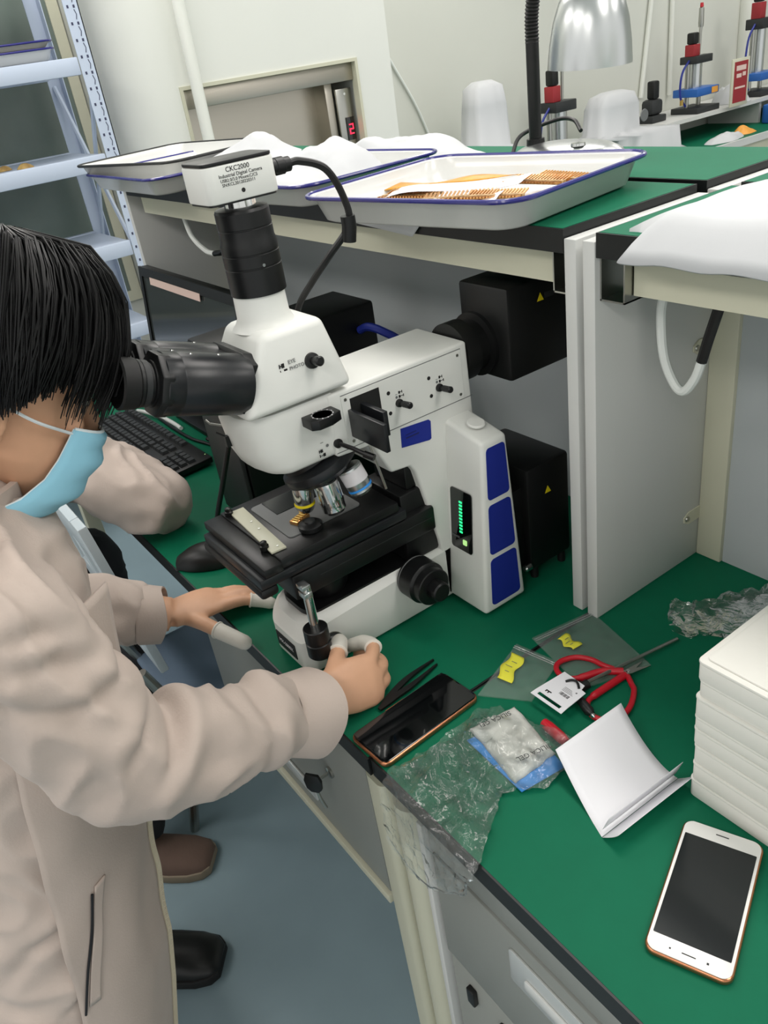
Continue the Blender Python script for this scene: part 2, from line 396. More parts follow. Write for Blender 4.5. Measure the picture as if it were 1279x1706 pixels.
# loops of cable under the shelves
t = thing('hanging_power_cable', 'white cable looping down from the right shelf into a black sleeve', 'cable', (.26, .46, .33))
tub('cable', [(.228, .455, .452), (.222, .456, .42), (.226, .458, .37), (.240, .46, .338), (.254, .46, .331), (.268, .46, .35), (.276, .46, .375)], .0055, 'cable_white', t, smooth=6)
tub('sleeve', [(.275, .46, .372), (.282, .46, .40), (.289, .46, .425), (.296, .46, .45)], .0062, 'cable_black', t, smooth=5)
t = thing('hanging_power_cable', 'pale cable looping below the far left end of the shelf', 'cable', (-1.0, .44, .35))
tub('cable', [(-1.08, .44, .455), (-1.06, .44, .405), (-1.0, .44, .378), (-.955, .44, .375)], .006, 'cable_white', t, smooth=6)
tub('sleeve', [(-.955, .44, .375), (-.90, .44, .39), (-.87, .44, .455)], .006, 'cable_black', t, smooth=5)
# ---------------------------------------------------------------- cabinets below the desks
t = thing('drawer_cabinet', 'grey drawer unit with a key in its lock hanging under the microscope desk', 'cabinet', (-.14, .3, -.345))
boxo('body', (-.40, .125, .034, .50, -.345, -.0605), 'cabinet_grey', t, r=.002)
dr = boxo('drawer_front', (-.398, .123, .016, .033, -.325, -.062), 'drawer_grey', t, r=.002)
bm = BM(); box(bm, -.34, -.06, .0115, .016, -.290, -.265, r=.002); obj('handle', bm, 'handle_silver', dr)
boxo('bottom_lip', (-.40, .125, .010, .034, -.345, -.327), 'cream_steel', t, r=.002)
lk = lat('lock', [(.009, 0), (.009, .004), (.007, .005)], 'steel', t, T(.012, .016, -.165) @ RX(90), 20)
k = thing('key', 'black-headed key left in the lock of the desk drawer', 'key', (.012, .003, -.165))
bm = BM(); box(bm, .0110, .0130, -.013, .0105, -.1675, -.1625); obj('blade', bm, 'steel', k)
bm = BM(); prism(bm, [(-.014, .0), (-.012, -.016), (-.006, -.023), (.006, -.023), (.012, -.016), (.014, 0), (.010, .012), (-.010, .012)], -.0025, .0025, 'z', T(.012, -.014, -.160) @ RX(90) @ RY(35), r=.001); obj('key_head', bm, 'black_plastic', k)
tub('key_tail', [(.012, -.012, -.176), (.014, -.010, -.20), (.016, -.006, -.22)], .0025, 'steel', k, smooth=4)
# the right desk: corner post and drawer cabinet
t = thing('drawer_cabinet', 'tall grey cabinet with recessed drawer handle under the right desk', 'cabinet', (.9, .32, -.75))
boxo('body', (.250, 1.52, .036, .58, -.75, -.0605), 'cabinet_grey', t, r=.002)
boxo('top_rail', (.250, 1.52, .018, .036, -.100, -.0605), 'drawer_grey', t, r=.001)
d1 = boxo('drawer_front', (.254, .80, .016, .036, -.300, -.104), 'drawer_grey', t, r=.002)
boxo('drawer_front', (.806, 1.50, .016, .036, -.300, -.104), 'drawer_grey', t, r=.002)
bm = BM(); M = face_my(.51, -.158, .016)
prism(bm, rrect(-.125, .125, -.030, .030, .006), 0, .003, 'z', M, r=.001); hp = obj('handle', bm, 'handle_silver', d1)
bm = BM(); prism(bm, rrect(-.10, .10, -.014, .004, .004), .003, .006, 'z', M, r=.001); obj('grip', bm, 'white_enamel', d1)
for x in (.258, .806): boxo('door', (x, x + .54, .018, .036, -.73, -.306), 'cabinet_grey', t, r=.002)
bm = BM(); lathe(bm, [(.012, 0), (.012, .006), (.009, .007)], T(.36, .018, -.345) @ RX(90), 20); obj('lock', bm, 'black_plastic', t)
bm = BM(); box(bm, .292, .306, .010, .018, -.362, -.330, r=.002); obj('catch', bm, 'black_plastic', t)
t = thing('corner_post', 'cream steel corner post with rounded front beside the right desk cabinet', 'post', (.195, .04, -.75))
bm = BM(); pl = [(.176, .10), (.176, .045)] + [(.205 + .029 * math.cos(math.radians(a)) * 1.0, .047 + .040 * math.sin(math.radians(a))) for a in range(180, 361, 15)] + [(.234, .10)]
prism(bm, pl, -.75, -.0605, 'z'); obj('post_shell', bm, 'cream_steel', t)
boxo('post_fin', (.236, .247, .012, .10, -.75, -.0605), 'panel_grey', t, r=.002)
t = thing('corner_post', 'cream steel post at the right end of the microscope desk', 'post', (.15, .04, -.75))
bm = BM(); prism(bm, rrect(.129, .172, .010, .10, .012), -.75, -.0605, 'z'); obj('post_shell', bm, 'cream_steel', t)
# ================================================================ the microscope
XC = -.052
MS = thing('microscope', 'white metallurgical microscope with black eyepieces and blue side panels', 'microscope', (XC, .19, 0))
W_, K_ = 'scope_white', 'scope_black'
# base: rounded nose, low front, higher side walls
def ring_base(z, inset=0, yb=.30, yf=.026, hw=.052):
    hw -= inset; yf += inset; out = []
    for k in range(9):
        a = math.radians(180 + 90 * k / 8); out.append((XC - hw + .026 + .026 * math.cos(a), yf + .020 + .020 * math.sin(a), z))
    for k in range(9):
        a = math.radians(270 + 90 * k / 8); out.append((XC + hw - .026 + .026 * math.cos(a), yf + .020 + .020 * math.sin(a), z))
    out += [(XC + hw, yb, z), (XC - hw, yb, z)]
    return out
bm = BM(); rr = []
for z, ins in ((.004, .002), (.008, 0), (.048, 0)): rr.append([Vector(p) for p in ring_base(z, ins)])
def slope(ins, zlo, zhi):
    r_ = []
    for p in ring_base(0, ins):
        f = min(1, max(0, (p[1] - .030) / .028)); r_.append(Vector((p[0], p[1], zlo + (zhi - zlo) * f)))
    return r_
rr.append(slope(.0, .052, .086)); rr.append(slope(.003, .056, .089)); rr.append(slope(.010, .072, .089))
loft(bm, rr); obj('base', bm, W_, MS, sharp=30)
bm = BM(); loft(bm, [[Vector((p[0], p[1] + .012, zz)) for p in ring_base(0, .010, yb=.272)] for zz in (.084, .0915)]); obj('base_deck', bm, K_, MS)
for (fx, fy) in ((-.09, .05), (-.014, .05), (-.09, .27), (-.014, .27)):
    lat('rubber_foot', [(.009, 0), (.009, .005)], 'rubber', MS, T(fx, fy, 0), 16)
lb = plate('name_plate', rrect(-.0265, .0265, -.0125, .0125, .0012, 2), 0, .0012, 'print_black', MS, face_my(-.056, .028, .0262), r=.0003)
text('lettering', 'MX-2000X', .0085, face_my(-.056, .0255, .0249), 'print_white', lb, 'CENTER')
# column, arm and the two rear wings
AP = [(.272, .006), (.272, .08), (.269, .105), (.243, .228), (.236, .240), (.205, .243), (.182, .293), (.130, .296), (.130, .379), (.350, .379), (.358, .006)]
bm = BM(); prism(bm, AP, -.104, 0, 'x', r=.004, seg=3); fr_ = obj('arm', bm, W_, MS)
def wing(s):
    X = lambda v: v if s > 0 else -.104 - v
    bm = BM()
    b0 = [(-.03, .278), (.077, .278), (.077, .357), (-.03, .357)]; t0 = [(-.03, .301), (.068, .304), (.068, .348), (-.03, .346)]
    A = [bm.verts.new((X(x), y, .005)) for x, y in b0]; B = [bm.verts.new((X(x), y, z)) for (x, y), z in zip(t0, (.290, .266, .267, .291))]
    fs = [bm.faces.new(A[::-1]), bm.faces.new(B)] + [bm.faces.new((A[i], A[(i + 1) % 4], B[(i + 1) % 4], B[i])) for i in range(4)]
    bmesh.ops.recalc_face_normals(bm, faces=fs); bm.normal_update(); bev(bm, fs, .006, 3)
    return obj('rear_wing', bm, W_, MS)
wing(1); wing(-1)
# frames on the leaning faces of the right wing
def wing_side(y, z, off=0):       # y is a 0..1 fraction across the face
    f = z / .266; x = .077 + (.068 - .077) * f + off
    y0 = .278 + (.304 - .278) * f; y1 = .357 + (.348 - .357) * f
    return Vector((x, y0 + (y1 - y0) * y, z))
def wing_front(x, z, off=0):
    f = z / .280; return Vector((x, .278 + (.302 - .278) * f - off, z))
def slab(fn, poly, th, name, m, parent):
    bm = BM(); A = [bm.verts.new(fn(u, v, 0)) for u, v in poly]; B = [bm.verts.new(fn(u, v, th)) for u, v in poly]
    bm.faces.new(A[::-1]); bm.faces.new(B)
    for i in range(len(poly)): bm.faces.new((A[i], A[(i + 1) % len(poly)], B[(i + 1) % len(poly)], B[i]))
    return obj(name, bm, m, parent)
def rr2(u0, u1, v0, v1, ru, rv, n=4):
    out = []
    for cu, cv, a in ((u1 - ru, v1 - rv, 0), (u0 + ru, v1 - rv, 90), (u0 + ru, v0 + rv, 180), (u1 - ru, v0 + rv, 270)):
        for k in range(n + 1):
            t = math.radians(a + 90 * k / n); out.append((cu + ru * math.cos(t), cv + rv * math.sin(t)))
    return out
for z0, z1 in ((.182, .257), (.098, .174), (.016, .091)):
    slab(wing_side, rr2(.15, .87, z0, z1, .10, .006), .0008, 'blue_panel', 'scope_blue', MS)
led = slab(wing_front, rr2(.006, .050, .094, .188, .004, .005), .0012, 'control_panel', 'glass_dark', MS)
for k in range(10):
    slab(lambda u, v, o: wing_front(u, v, o + .0012), [(.0245, .122 + k * .0052), (.0305, .122 + k * .0052), (.0305, .1246 + k * .0052), (.0245, .1246 + k * .0052)], .0006, 'light_bar', 'led_green', led)
slab(lambda u, v, o: wing_front(u, v, o + .0012), rr2(.0315, .0395, .105, .113, .001, .001), .001, 'button', 'led_button', led)
text('lettering', 'POWER', .0045, face_my(.009, .112, .2858), 'print_grey', led)
lat('cap', [(.0125, 0), (.0125, .002), (.011, .0032)], W_, MS, T(.034, .326, .2785) @ RY(13), 28)
# side plate with screws, knobs, filter slider
sp = plate('side_plate', [(.148, .303), (.338, .303), (.338, .371), (.148, .371)], 0, .0008, W_, MS, axis='x')
bm = BM()
for seg_ in (((.148, .3715), (.338, .3725)), ((.338, .303), (.3385, .3725)), ((.130, .3015), (.352, .3024))): box(bm, 0, .0003, seg_[0][0], seg_[1][0], seg_[0][1], seg_[1][1])
obj('seam', bm, 'print_grey', MS)
for y, z in ((.154, .366), (.332, .365), (.332, .310), (.156, .310)): lat('screw', [(.0022, 0), (.002, .0008)], 'steel', sp, T(.0008, y, z) @ RY(90), 12)
for y, z in ((.217, .352), (.216, .325), (.282, .350), (.283, .325)): lat('screw_hole', [(.0026, 0), (.0026, .0004)], 'print_black', sp, T(.0008, y, z) @ RY(90), 14)
for y, z in ((.231, .334), (.297, .332)):
    lat('pull_knob', [(.0056, 0), (.0052, .003), (.0026, .004), (.0026, .009), (.0042, .010), (.0044, .024), (.003, .026)], K_, MS, T(.0008, y, z) @ RY(84), 20)
    bm = BM()
    box(bm, .0008, .0012, y + .001, y + .0035, z + .012, z + .0155); box(bm, .0008, .0012, y + .0035, y + .0065, z + .0135, z + .0142); box(bm, .0008, .0012, y + .006, y + .007, z + .012, z + .0155)
    box(bm, .0008, .0012, y + .001, y + .0035, z + .0065, z + .010); box(bm, .0008, .0012, y + .0035, y + .0085, z + .008, z + .0087); box(bm, .0008, .0012, y + .008, y + .009, z + .0065, z + .010)
    obj('icon', bm, 'print_black', sp)
    bm = BM(); box(bm, .0008, .0012, y - .004, y - .001, z + .012, z + .0125); lathe(bm, [(.0018, 0), (.0018, .0004)], T(.0008, y - .0025, z + .0085) @ RY(90), 10); obj('icon', bm, 'print_grey', sp)
bm = BM(); box(bm, 0, .0010, .160, .204, .314, .365); obj('slider_slot', bm, 'print_black', MS)
bm = BM(); box(bm, 0, .074, .155, .161, .316, .352, r=.0008); obj('filter_slider', bm, 'scope_satin', MS)
bm = BM(); box(bm, 0, .048, .174, .181, .322, .354, r=.0008); obj('filter_slider', bm, 'scope_satin', MS)
bp = plate('badge', [(.226, .272), (.228, .2985), (.274, .2945), (.277, .2915), (.275, .267), (.272, .2655)], 0, .0009, 'scope_blue', MS, axis='x')
bm = BM(); box(bm, .0009, .0011, .234, .256, .2815, .2835); box(bm, .0009, .0011, .234, .252, .2865, .2875); obj('faded_print', bm, 'print_dim_blue', bp)
# front housing below the head (reflected-light unit) with rounded nose
def nose_ring(z, s, yf):
    out = []; hw = .051 * s
    for k in range(17):
        a = math.radians(180 + 180 * k / 16); out.append(Vector((XC + hw * math.copysign(abs(math.cos(a)) ** .62, math.cos(a)), .075 + (.075 - yf) * math.copysign(abs(math.sin(a)) ** .8, math.sin(a)), z)))
    out += [Vector((XC + hw, .138, z)), Vector((XC - hw, .138, z))]
    return out
bm = BM()
loft(bm, [nose_ring(z, s, yf) for z, s, yf in ((.299, .86, .060), (.2995, .90, .052), (.303, .955, .043), (.311, .985, .033), (.332, 1.0, .0245), (.370, 1.0, .0195), (.377, .985, .021), (.380, .955, .024))])
obj('front_housing', bm, W_, MS, sharp=40)
lat('adapter_ring', [(.044, .380), (.044, .392)], 'steel', MS, T(XC, .092, 0), 40)
ap = plate('aperture_slider', [(-.004, .092), (.020, .092), (.026, .100), (.026, .118), (.020, .134), (-.004, .134)], .353, .365, K_, MS, r=.0008)
bm = BM(); lathe(bm, [(.0135, 0), (.0135, .0006), (.0120, .0006), (.0120, 0)], T(.013, .113, .365), 28)
obj('dial_ring', bm, 'print_grey', ap)
for k in range(12):
    a = 2 * PI * k / 12; bm = BM(); lathe(bm, [(.0009, 0), (.0009, .0008)], T(.013 + .0128 * math.cos(a), .113 + .0128 * math.sin(a), .365), 6); obj('dial_mark', bm, 'print_white', ap)
lat('lever_socket', [(.006, 0), (.006, .003), (.003, .004)], K_, MS, T(-.0015, .134, .315) @ RY(90), 20)
tub('lever', [(-.001, .134, .315), (.020, .142, .311), (.038, .150, .304)], .0028, K_, MS)
tub('lever_tip', [(.034, .1482, .3055), (.046, .154, .302)], .0044, K_, MS)
def icon_pair(y, z, x, parent, s=1):
    bm = BM(); a = .0003
    for (y0, y1, z0, z1) in ((0, .001, .006, .010), (.001, .002, .0075, .0085), (.002, .0055, .006, .010), (0, .001, 0, .004), (.001, .0055, .0015, .0022), (.005, .0085, 0, .004)):
        box(bm, x, x + a, y + y0 * s, y + y1 * s, z + z0 * s, z + z1 * s)
    return obj('icon', bm, 'print_black', parent)
fh = MS
icon_pair(.106, .306, -.0005, MS)
bm = BM(); lathe(bm, [(.002, 0), (.002, .0003)], T(-.0007, .119, .318) @ RY(90), 10); box(bm, -.0007, -.0004, .110, .114, .324, .3245); obj('icon', bm, 'print_grey', MS)
bm = BM(); box(bm, -.0965, -.0905, .016, .030, .336, .350, M=T(.028, .002, 0)); obj('centring_knob', bm, K_, MS)
tub('centring_rod', [(-.064, .024, .346), (-.072, .012, .356)], .0012, K_, MS)
tub('hex_key', [(-.094, .040, .347), (-.118, .024, .350), (-.124, .022, .354)], .0014, 'steel', MS)
# trinocular head
hb = [(-.112, .020), (.010, .020), (.010, .166), (-.112, .166)]
ht = [(-.098, .066), (-.004, .066), (-.004, .146), (-.098, .146)]
bm = BM(); A = [bm.verts.new((x, y, .385)) for x, y in hb]; B = [bm.verts.new((x, y, .472)) for x, y in ht]
fs = [bm.faces.new(A[::-1]), bm.faces.new(B)] + [bm.faces.new((A[i], A[(i + 1) % 4], B[(i + 1) % 4], B[i])) for i in range(4)]
bmesh.ops.recalc_face_normals(bm, faces=fs); bm.normal_update()
bev(bm, fs, .010, 5)
HD = obj('trinocular_head', bm, W_, MS, sharp=50)
def head_side(y, z): return Vector((.010 - .016 * (z - .389) / .085, y, z))
q = head_side(.118, .428)
lat('light_path_knob', [(.0095, 0), (.009, .004), (.005, .005), (.005, .012), (.0058, .013), (.0058, .020), (.004, .022)], K_, HD, T(q.x, q.y, q.z) @ RY(80), 24)
ic = BM()
for (y0, y1, z0, z1) in ((0, .001, .006, .011), (.0012, .003, .0078, .009), (.003, .0065, .006, .011), (0, .001, -.001, .004), (.001, .006, .001, .0018), (.005, .0095, -.001, .004)):
    box(ic, .0026, .0032, .076 + y0, .076 + y1, .4255 + z0, .4255 + z1)
obj('icon', ic, 'print_black', HD)
MX = Matrix(((0, -.185, 1, .0031), (1, 0, 0, .088), (0, .983, .0, .4335), (0, 0, 0, 1)))
text('lettering', 'EYE', .0062, MX, 'print_grey', HD); MX2 = MX.copy(); MX2[2][3] = .4265; MX2[0][3] = .0042
text('lettering', 'PHOTO', .0056, MX2, 'print_grey', HD)
# photo tube, black camera adapter, camera
lat('photo_tube', [(.0385, .468), (.034, .473), (.0305, .480), (.0295, .510)], W_, MS, T(XC, .097, 0), 48)
lat('camera_adapter', [(.0318, .507), (.0318, .536), (.0312, .5365), (.0312, .5375), (.0318, .538), (.0318, .5505), (.0312, .551), (.0312, .552), (.0318, .5525), (.0318, .561), (.0300, .566), (.0300, .577), (.0294, .5775), (.0294, .5785), (.0300, .579), (.0300, .595), (.0285, .598), (.021, .599)], K_, MS, T(XC, .098, 0), 56, sharp=20)
lat('set_screw', [(.002, 0), (.0018, .0014)], 'chrome', MS, T(XC + .0318 * math.cos(-.10), .098 + .0318 * math.sin(-.10), .540) @ RY(90), 12)
lat('mount_ring', [(.0175, .597), (.0175, .611)], 'chrome', MS, T(XC, .098, 0), 40)
CM = thing('microscope_camera', 'small white box camera with black lid on top of the microscope', 'camera', (XC, .094, .609))
bm = BM(); prism(bm, rrect(-.080, -.020, .050, .134, .010, 4), .6095, .6455, 'z', r=.002); obj('housing', bm, W_, CM)
bm = BM(); prism(bm, rrect(-.079, -.021, .051, .133, .009, 4), .6460, .6492, 'z', r=.0006); obj('lid', bm, K_, CM)
bm = BM(); prism(bm, rrect(-.078, -.022, .052, .132, .008, 4), .6077, .6094, 'z'); obj('bottom_plate', bm, K_, CM)
for body, y, z, s in (('CKC2000', .0745, .6385, .0068), ('Industrial Digital Camera', .0655, .6335, .0050), ('USB2.0/3.0 Mount:C/CS', .0665, .6292, .0044), ('SN:KCL20120220311', .0675, .6251, .0044)):
    text('lettering', body, s, face_x(y, z, -.0199), 'print_black', CM)
lat('screw_hole', [(.0022, 0), (.0022, .0003)], 'print_black', CM, T(-.0199, .090, .6185) @ RY(90), 16)
lat('connector', [(.0085, 0), (.0085, .010), (.0092, .0105), (.0092, .020), (.0078, .021), (.0078, .028), (.006, .029)], K_, CM, T(-.045, .134, .630) @ RX(-90), 24)
cb = tag(BM() and tub('camera_cable', [(-.045, .160, .630), (-.045, .176, .630), (-.042, .205, .617), (-.041, .222, .585), (-.042, .225, .552), (-.060, .203, .520), (-.082, .185, .490), (-.105, .170, .455), (-.125, .17, .40), (-.14, .19, .31)], .0042, 'cable_black', smooth=8), 'thick black cable arching from the camera down behind the microscope', 'cable')
tub('ferrite_bead', [(-.0418, .2247, .562), (-.0420, .2250, .550), (-.0445, .2230, .533)], .0088, 'black_plastic', cb, seg=16)
# binocular
EYE = Vector((0, -.943, .333)); 
def binoc(x, y0=.040, z0=.420): return Vector((x, y0, z0)), EYE
def ax_M(x, s): p = Vector((x, .040, .420)) + EYE * s; return aim(p, p + EYE)
bm = BM(); M = ax_M(XC, 0); prism(bm, [(-.052, .026), (-.052, -.030), (.050, -.030), (.050, .026), (.036, .036), (-.038, .036)], -.012, .008, 'z', M, r=.002); obj('binocular_mount', bm, K_, MS)
BR, BL = XC + .030, XC - .033
for x in (BR, BL):
    lat('eyetube', [(.030, 0), (.0335, .002), (.0345, .010), (.0345, .080), (.0338, .0812), (.0338, .0822), (.0345, .084), (.0345, .100), (.030, .104)], 'scope_satin', MS, ax_M(x, .0), 48)
bm = BM(); M = ax_M(XC, .0); box(bm, -.030, .030, -.028, .030, .004, .094, M=M, r=.004); obj('bridge', bm, 'scope_satin', MS)
for x in (BR, BL):
    bm = BM(); M = ax_M(x, .094); prism(bm, [(.036 * math.cos(math.radians(a)), .036 * math.sin(math.radians(a))) for a in range(22, 382, 45)], 0, .014, 'z', M, r=.002); obj('tube_collar', bm, K_, MS)
    lat('eyepiece', [(.0250, .104), (.0250, .110), (.0225, .111), (.0225, .113), (.0245, .114), (.0245, .121), (.0255, .122), (.0255, .125), (.022, .126), (.0235, .127)], K_, MS, ax_M(x, 0), 40, sharp=25)
    bm = BM(); lathe(bm, [(.0248, .1145), (.0248, .1205)], ax_M(x, 0), 40, cap=False); obj('dioptre_scale', bm, 'dark_grey_plastic', MS)
    lat('eyecup', [(.0250, .125), (.0268, .127), (.0272, .136), (.0278, .143), (.0255, .145), (.021, .140), (.018, .134), (.0, .133)], 'rubber', MS, ax_M(x, 0), 40)
for x, s, y_ in ((BR, .036, .0335), (BR, .068, .0335), (BL, .034, .0340), (XC, .074, .030)):
    p = ax_M(x, s) @ Vector((0, 0, 0)); M = ax_M(x, s)
    n = (M.to_3x3() @ Vector((0, 1, 0))); n = n if n.z > 0 else -n
    q0 = p + n * y_ + Vector((.006 if x == BR else 0, 0, 0)); bm = BM(); lathe(bm, [(.0022, 0), (.0019, .0012)], aim(q0, q0 + n), 12); obj('screw', bm, 'chrome', MS)
# nosepiece and objectives
NP = Vector((-.046, .127, .273)); ND = Vector((.22, .26, -.94)).normalized()
NM = aim(NP, NP + ND)
lat('turret', [(.036, -.016), (.050, -.008), (.0515, .000), (.050, .004), (.045, .007), (.040, .012), (.026, .015), (.010, .016)], 'scope_satin', MS, NM, 48)
lat('turret_mount', [(.036, -.002), (.040, .010), (.040, .016)], K_, MS, aim(Vector((-.052, .118, .296)), Vector((-.052, .124, .27))), 40)
def objective(name, base, tip, r, kind):
    L = (Vector(tip) - Vector(base)).length; M = aim(base, tip)
    t = lat(name, [(r * .9, 0), (r, .002), (r, L * .70), (r * .97, L * .72), (r * .97, L * .90), (r * .85, L * .95), (r * .75, L)], 'chrome' if kind != 'w' else 'alu', MS, M, 32)
    if kind == 'y': lat('colour_ring', [(r * 1.01, L * .76), (r * 1.02, L * .77), (r * 1.02, L * .82), (r * .95, L * .83)], 'sticker_yellow', t, M, 32)
    if kind == 'w':
        lat('print_band', [(r * 1.005, L * .12), (r * 1.012, L * .13), (r * 1.012, L * .56), (r * 1.005, L * .57)], 'print_white', t, M, 32)
        lat('colour_ring', [(r * 1.01, L * .76), (r * 1.02, L * .77), (r * 1.02, L * .82), (r * .95, L * .83)], 'packet_blue', t, M, 32)
        for k in range(12):
            a = -1.2 + (k % 6) * .36; bm = BM(); zz = L * (.24 + .18 * (k // 6))
            box(bm, r * 1.012, r * 1.03, -.0009, .0009, zz - .0018, zz + .0018, M=M @ Matrix.Rotation(a + (0 if kind else 0), 4, 'Z')); obj('print_mark', bm, 'print_black', t)
    if kind == 's':
        for k in range(14):
            a = 2 * PI * k / 14; bm = BM(); box(bm, r, r * 1.025, -.0010, .0010, L * .15, L * .58, M=M @ Matrix.Rotation(a, 4, 'Z')); obj('grip_rib', bm, 'alu', t)
    return t
objective('objective', (-.052, .098, .268), (-.052, .097, .216), .0135, 'y')
objective('objective', (-.030, .121, .258), (-.022, .124, .213), .0162, 's')
objective('objective', (-.022, .154, .268), (-.010, .163, .230), .0165, 'w')
tub('turret_rod', [(.004, .176, .296), (.004, .190, .228)], .0018, 'steel', MS)
# stage
SZ = .200
bm = BM(); box(bm, -.168, .004, .022, .205, SZ - .014, SZ, r=.0015); ST = obj('stage', bm, K_, MS)
bm = BM(); box(bm, -.168, .008, -.004, .022, SZ - .014, SZ - .002, r=.0015); obj('stage_front_rail', bm, K_, MS)
bm = BM(); box(bm, -.160, .006, -.012, .215, SZ - .029, SZ - .015, r=.002); obj('stage_carriage', bm, 'scope_satin', MS)
bm = BM(); box(bm, -.168, .004, -.014, .012, SZ - .045, SZ - .030, r=.005); obj('stage_slide', bm, K_, MS)
bm = BM(); box(bm, -.125, .006, .030, .262, SZ - .068, SZ - .030, r=.004); obj('stage_bracket', bm, K_, MS)
bm = BM(); box(bm, .006, .0066, .07, .255, SZ - .0465, SZ - .0455); obj('stage_seam', bm, 'dark_grey_plastic', MS)
bm = BM(); box(bm, -.094, -.006, .215, .271, .0915, .200, r=.003); box(bm, -.088, -.012, .232, .2705, .2001, .236, r=.003); obj('focus_block', bm, K_, MS)
bm = BM(); prism(bm, rrect(-.142, -.030, .056, .168, .006), SZ, SZ + .0016, 'z'); ins = obj('stage_insert', bm, 'print_grey', MS)
bm = BM(); box(bm, -.140, -.096, .074, .150, SZ + .0016, SZ + .0026); obj('dark_glass', bm, 'screen_grey', ins)
bm = BM(); prism(bm, rrect(-.128, -.108, .160, .166, .003), SZ, SZ + .0030, 'z', M=T(-.045, .012, 0)); obj('stage_grip', bm, 'rubber', MS)
bm = BM(); M = T(-.085, .036, SZ) @ RZ(-4); box(bm, -.068, .070, -.0105, .0105, 0, .003, M=M, r=.0006); ph = obj('holder_plate', bm, 'cream_steel', MS)
for u in (-.066, .052):
    q = M @ Vector((u, -.012, 0)); lat('thumb_screw', [(.0060, 0), (.0060, .006), (.0045, .007), (.0045, .011), (.003, .012)], K_, ph, T(*q), 18)
for u in (-.02, .005, .062):
    q = M @ Vector((u, .002, .003)); lat('dowel', [(.0016, 0), (.0014, .0012)], 'chrome', ph, T(*q), 10)
sm = thing('specimen', 'small gold connector part lying under the objective', 'specimen', (-.056, .092, SZ + .0016))
bm = BM(); M = T(-.058, .088, SZ + .0017) @ RZ(20)
box(bm, -.007, .007, -.013, .013, 0, .005, M=M, r=.0006); obj('body', bm, 'gold', sm)
for k in range(5):
    bm = BM(); box(bm, -.005, .005, -.010 + k * .0047, -.0075 + k * .0047, .005, .0064, M=M); obj('contact', bm, 'brass', sm)
cl = thing('specimen_clamp', 'black round clamp on the stage beside the gold part', 'clamp', (-.030, .082, SZ))
lat('disc', [(.016, 0), (.016, .006), (.012, .009), (.006, .010)], K_, cl, T(-.030, .088, SZ + .0017), 28)
lat('washer', [(.0075, 0), (.007, .002)], 'scope_satin', cl, T(-.030, .088, SZ + .0115), 20)
# condenser mount with brass screw under the stage
lat('condenser', [(.030, .092), (.034, .10), (.034, .135), (.026, .150)], K_, MS, T(XC, .10, 0), 36)
lat('brass_screw', [(.005, 0), (.005, .010), (.003, .012)], 'brass', MS, T(-.012, .058, .130) @ RX(70), 16)
# drop-down stage control
DX, DY = .030, .035
tub('control_shaft', [(DX, DY, .166), (DX, DY, .10)], .0062, 'chrome', MS, seg=18)
bm = BM(); box(bm, DX - .006, DX + .010, DY - .006, DY + .006, .152, .160, M=T(-.002, -.002, 0), r=.001); box(bm, DX - .010, DX + .006, DY - .008, DY + .004, .163, .170, r=.001); obj('shaft_clamp', bm, 'alu', MS)
lat('stage_knob', [(.0150, .102), (.0162, .101), (.0165, .083), (.0150, .0815), (.0150, .080), (.0165, .079), (.0165, .060), (.0145, .0575), (.006, .0570)][::-1], K_, MS, T(DX, DY, 0), 36)
# coarse and fine focus knobs
FM = T(.0, .216, .074) @ RY(90)
lat('coarse_focus_knob', [(.0300, 0), (.0310, .002), (.0310, .030), (.0290, .032), (.0270, .033), (.0270, .045), (.0255, .046), (.018, .047)], K_, MS, FM, 48, sharp=25)
lat('fine_focus_knob', [(.0135, .046), (.0145, .048), (.0145, .062), (.0125, .064), (.008, .0642)], K_, MS, FM, 36)
bm = BM(); lathe(bm, [(.0312, .0035), (.0312, .0055)], FM, 48, cap=False); obj('knob_scale', bm, 'print_grey', MS)
lat('coarse_focus_knob', [(.0300, 0), (.0310, .002), (.0310, .030), (.0270, .033), (.0270, .045), (.018, .047)], K_, MS, T(-.104, .216, .074) @ RY(-90), 40, sharp=25)
lat('brightness_dial', [(.019, 0), (.019, .007), (.0172, .009), (.010, .0092)], K_, MS, T(0, .066, .036) @ RY(90), 36)
bm = BM(); lathe(bm, [(.0205, .0), (.0205, .0015), (.019, .0016)], T(0, .066, .036) @ RY(90), 36); obj('dial_ring', bm, 'steel', MS)
# lamp houses at the back
LH = BM(); box(LH, -.070, .026, .402, .520, .308, .436, r=.005); obj('upper_lamp_house', LH, 'black_plastic', MS)
lat('lamp_collar', [(.042, .352), (.042, .375), (.036, .376), (.036, .395), (.045, .396), (.045, .414)], 'black_plastic', MS, T(-.040, 0, .352) @ RX(-90), 40)
bm = BM(); prism(bm, [(-.006, -.005), (.006, -.005), (0, .006)], 0, .0004, 'z', face_x(.462, .410, .0261)); obj('warning_sticker', bm, 'sticker_yellow', MS)
bm = BM(); prism(bm, [(0, -.004), (.018, -.004), (.018, .004), (0, .004)], 0, .0004, 'z', face_x(.470, .410, .0261)); obj('warning_text', bm, 'dark_grey_plastic', MS)
bm = BM(); box(bm, -.07, .062, .385, .470, .020, .190, r=.006); obj('lower_lamp_house', bm, 'black_plastic', MS)
bm = BM(); box(bm, -.06, .050, .355, .395, .03, .16, r=.004); obj('lamp_coupling', bm, 'black_plastic', MS)
bm = BM(); prism(bm, [(-.006, -.005), (.006, -.005), (0, .006)], 0, .0004, 'z', face_x(.425, .145, .0621)); obj('warning_sticker', bm, 'sticker_yellow', MS)
for x in (-.05, .052):
    for y in (.400, .458): lat('lamp_foot', [(.006, 0), (.006, .021)], 'rubber', MS, T(x, y, 0), 12)
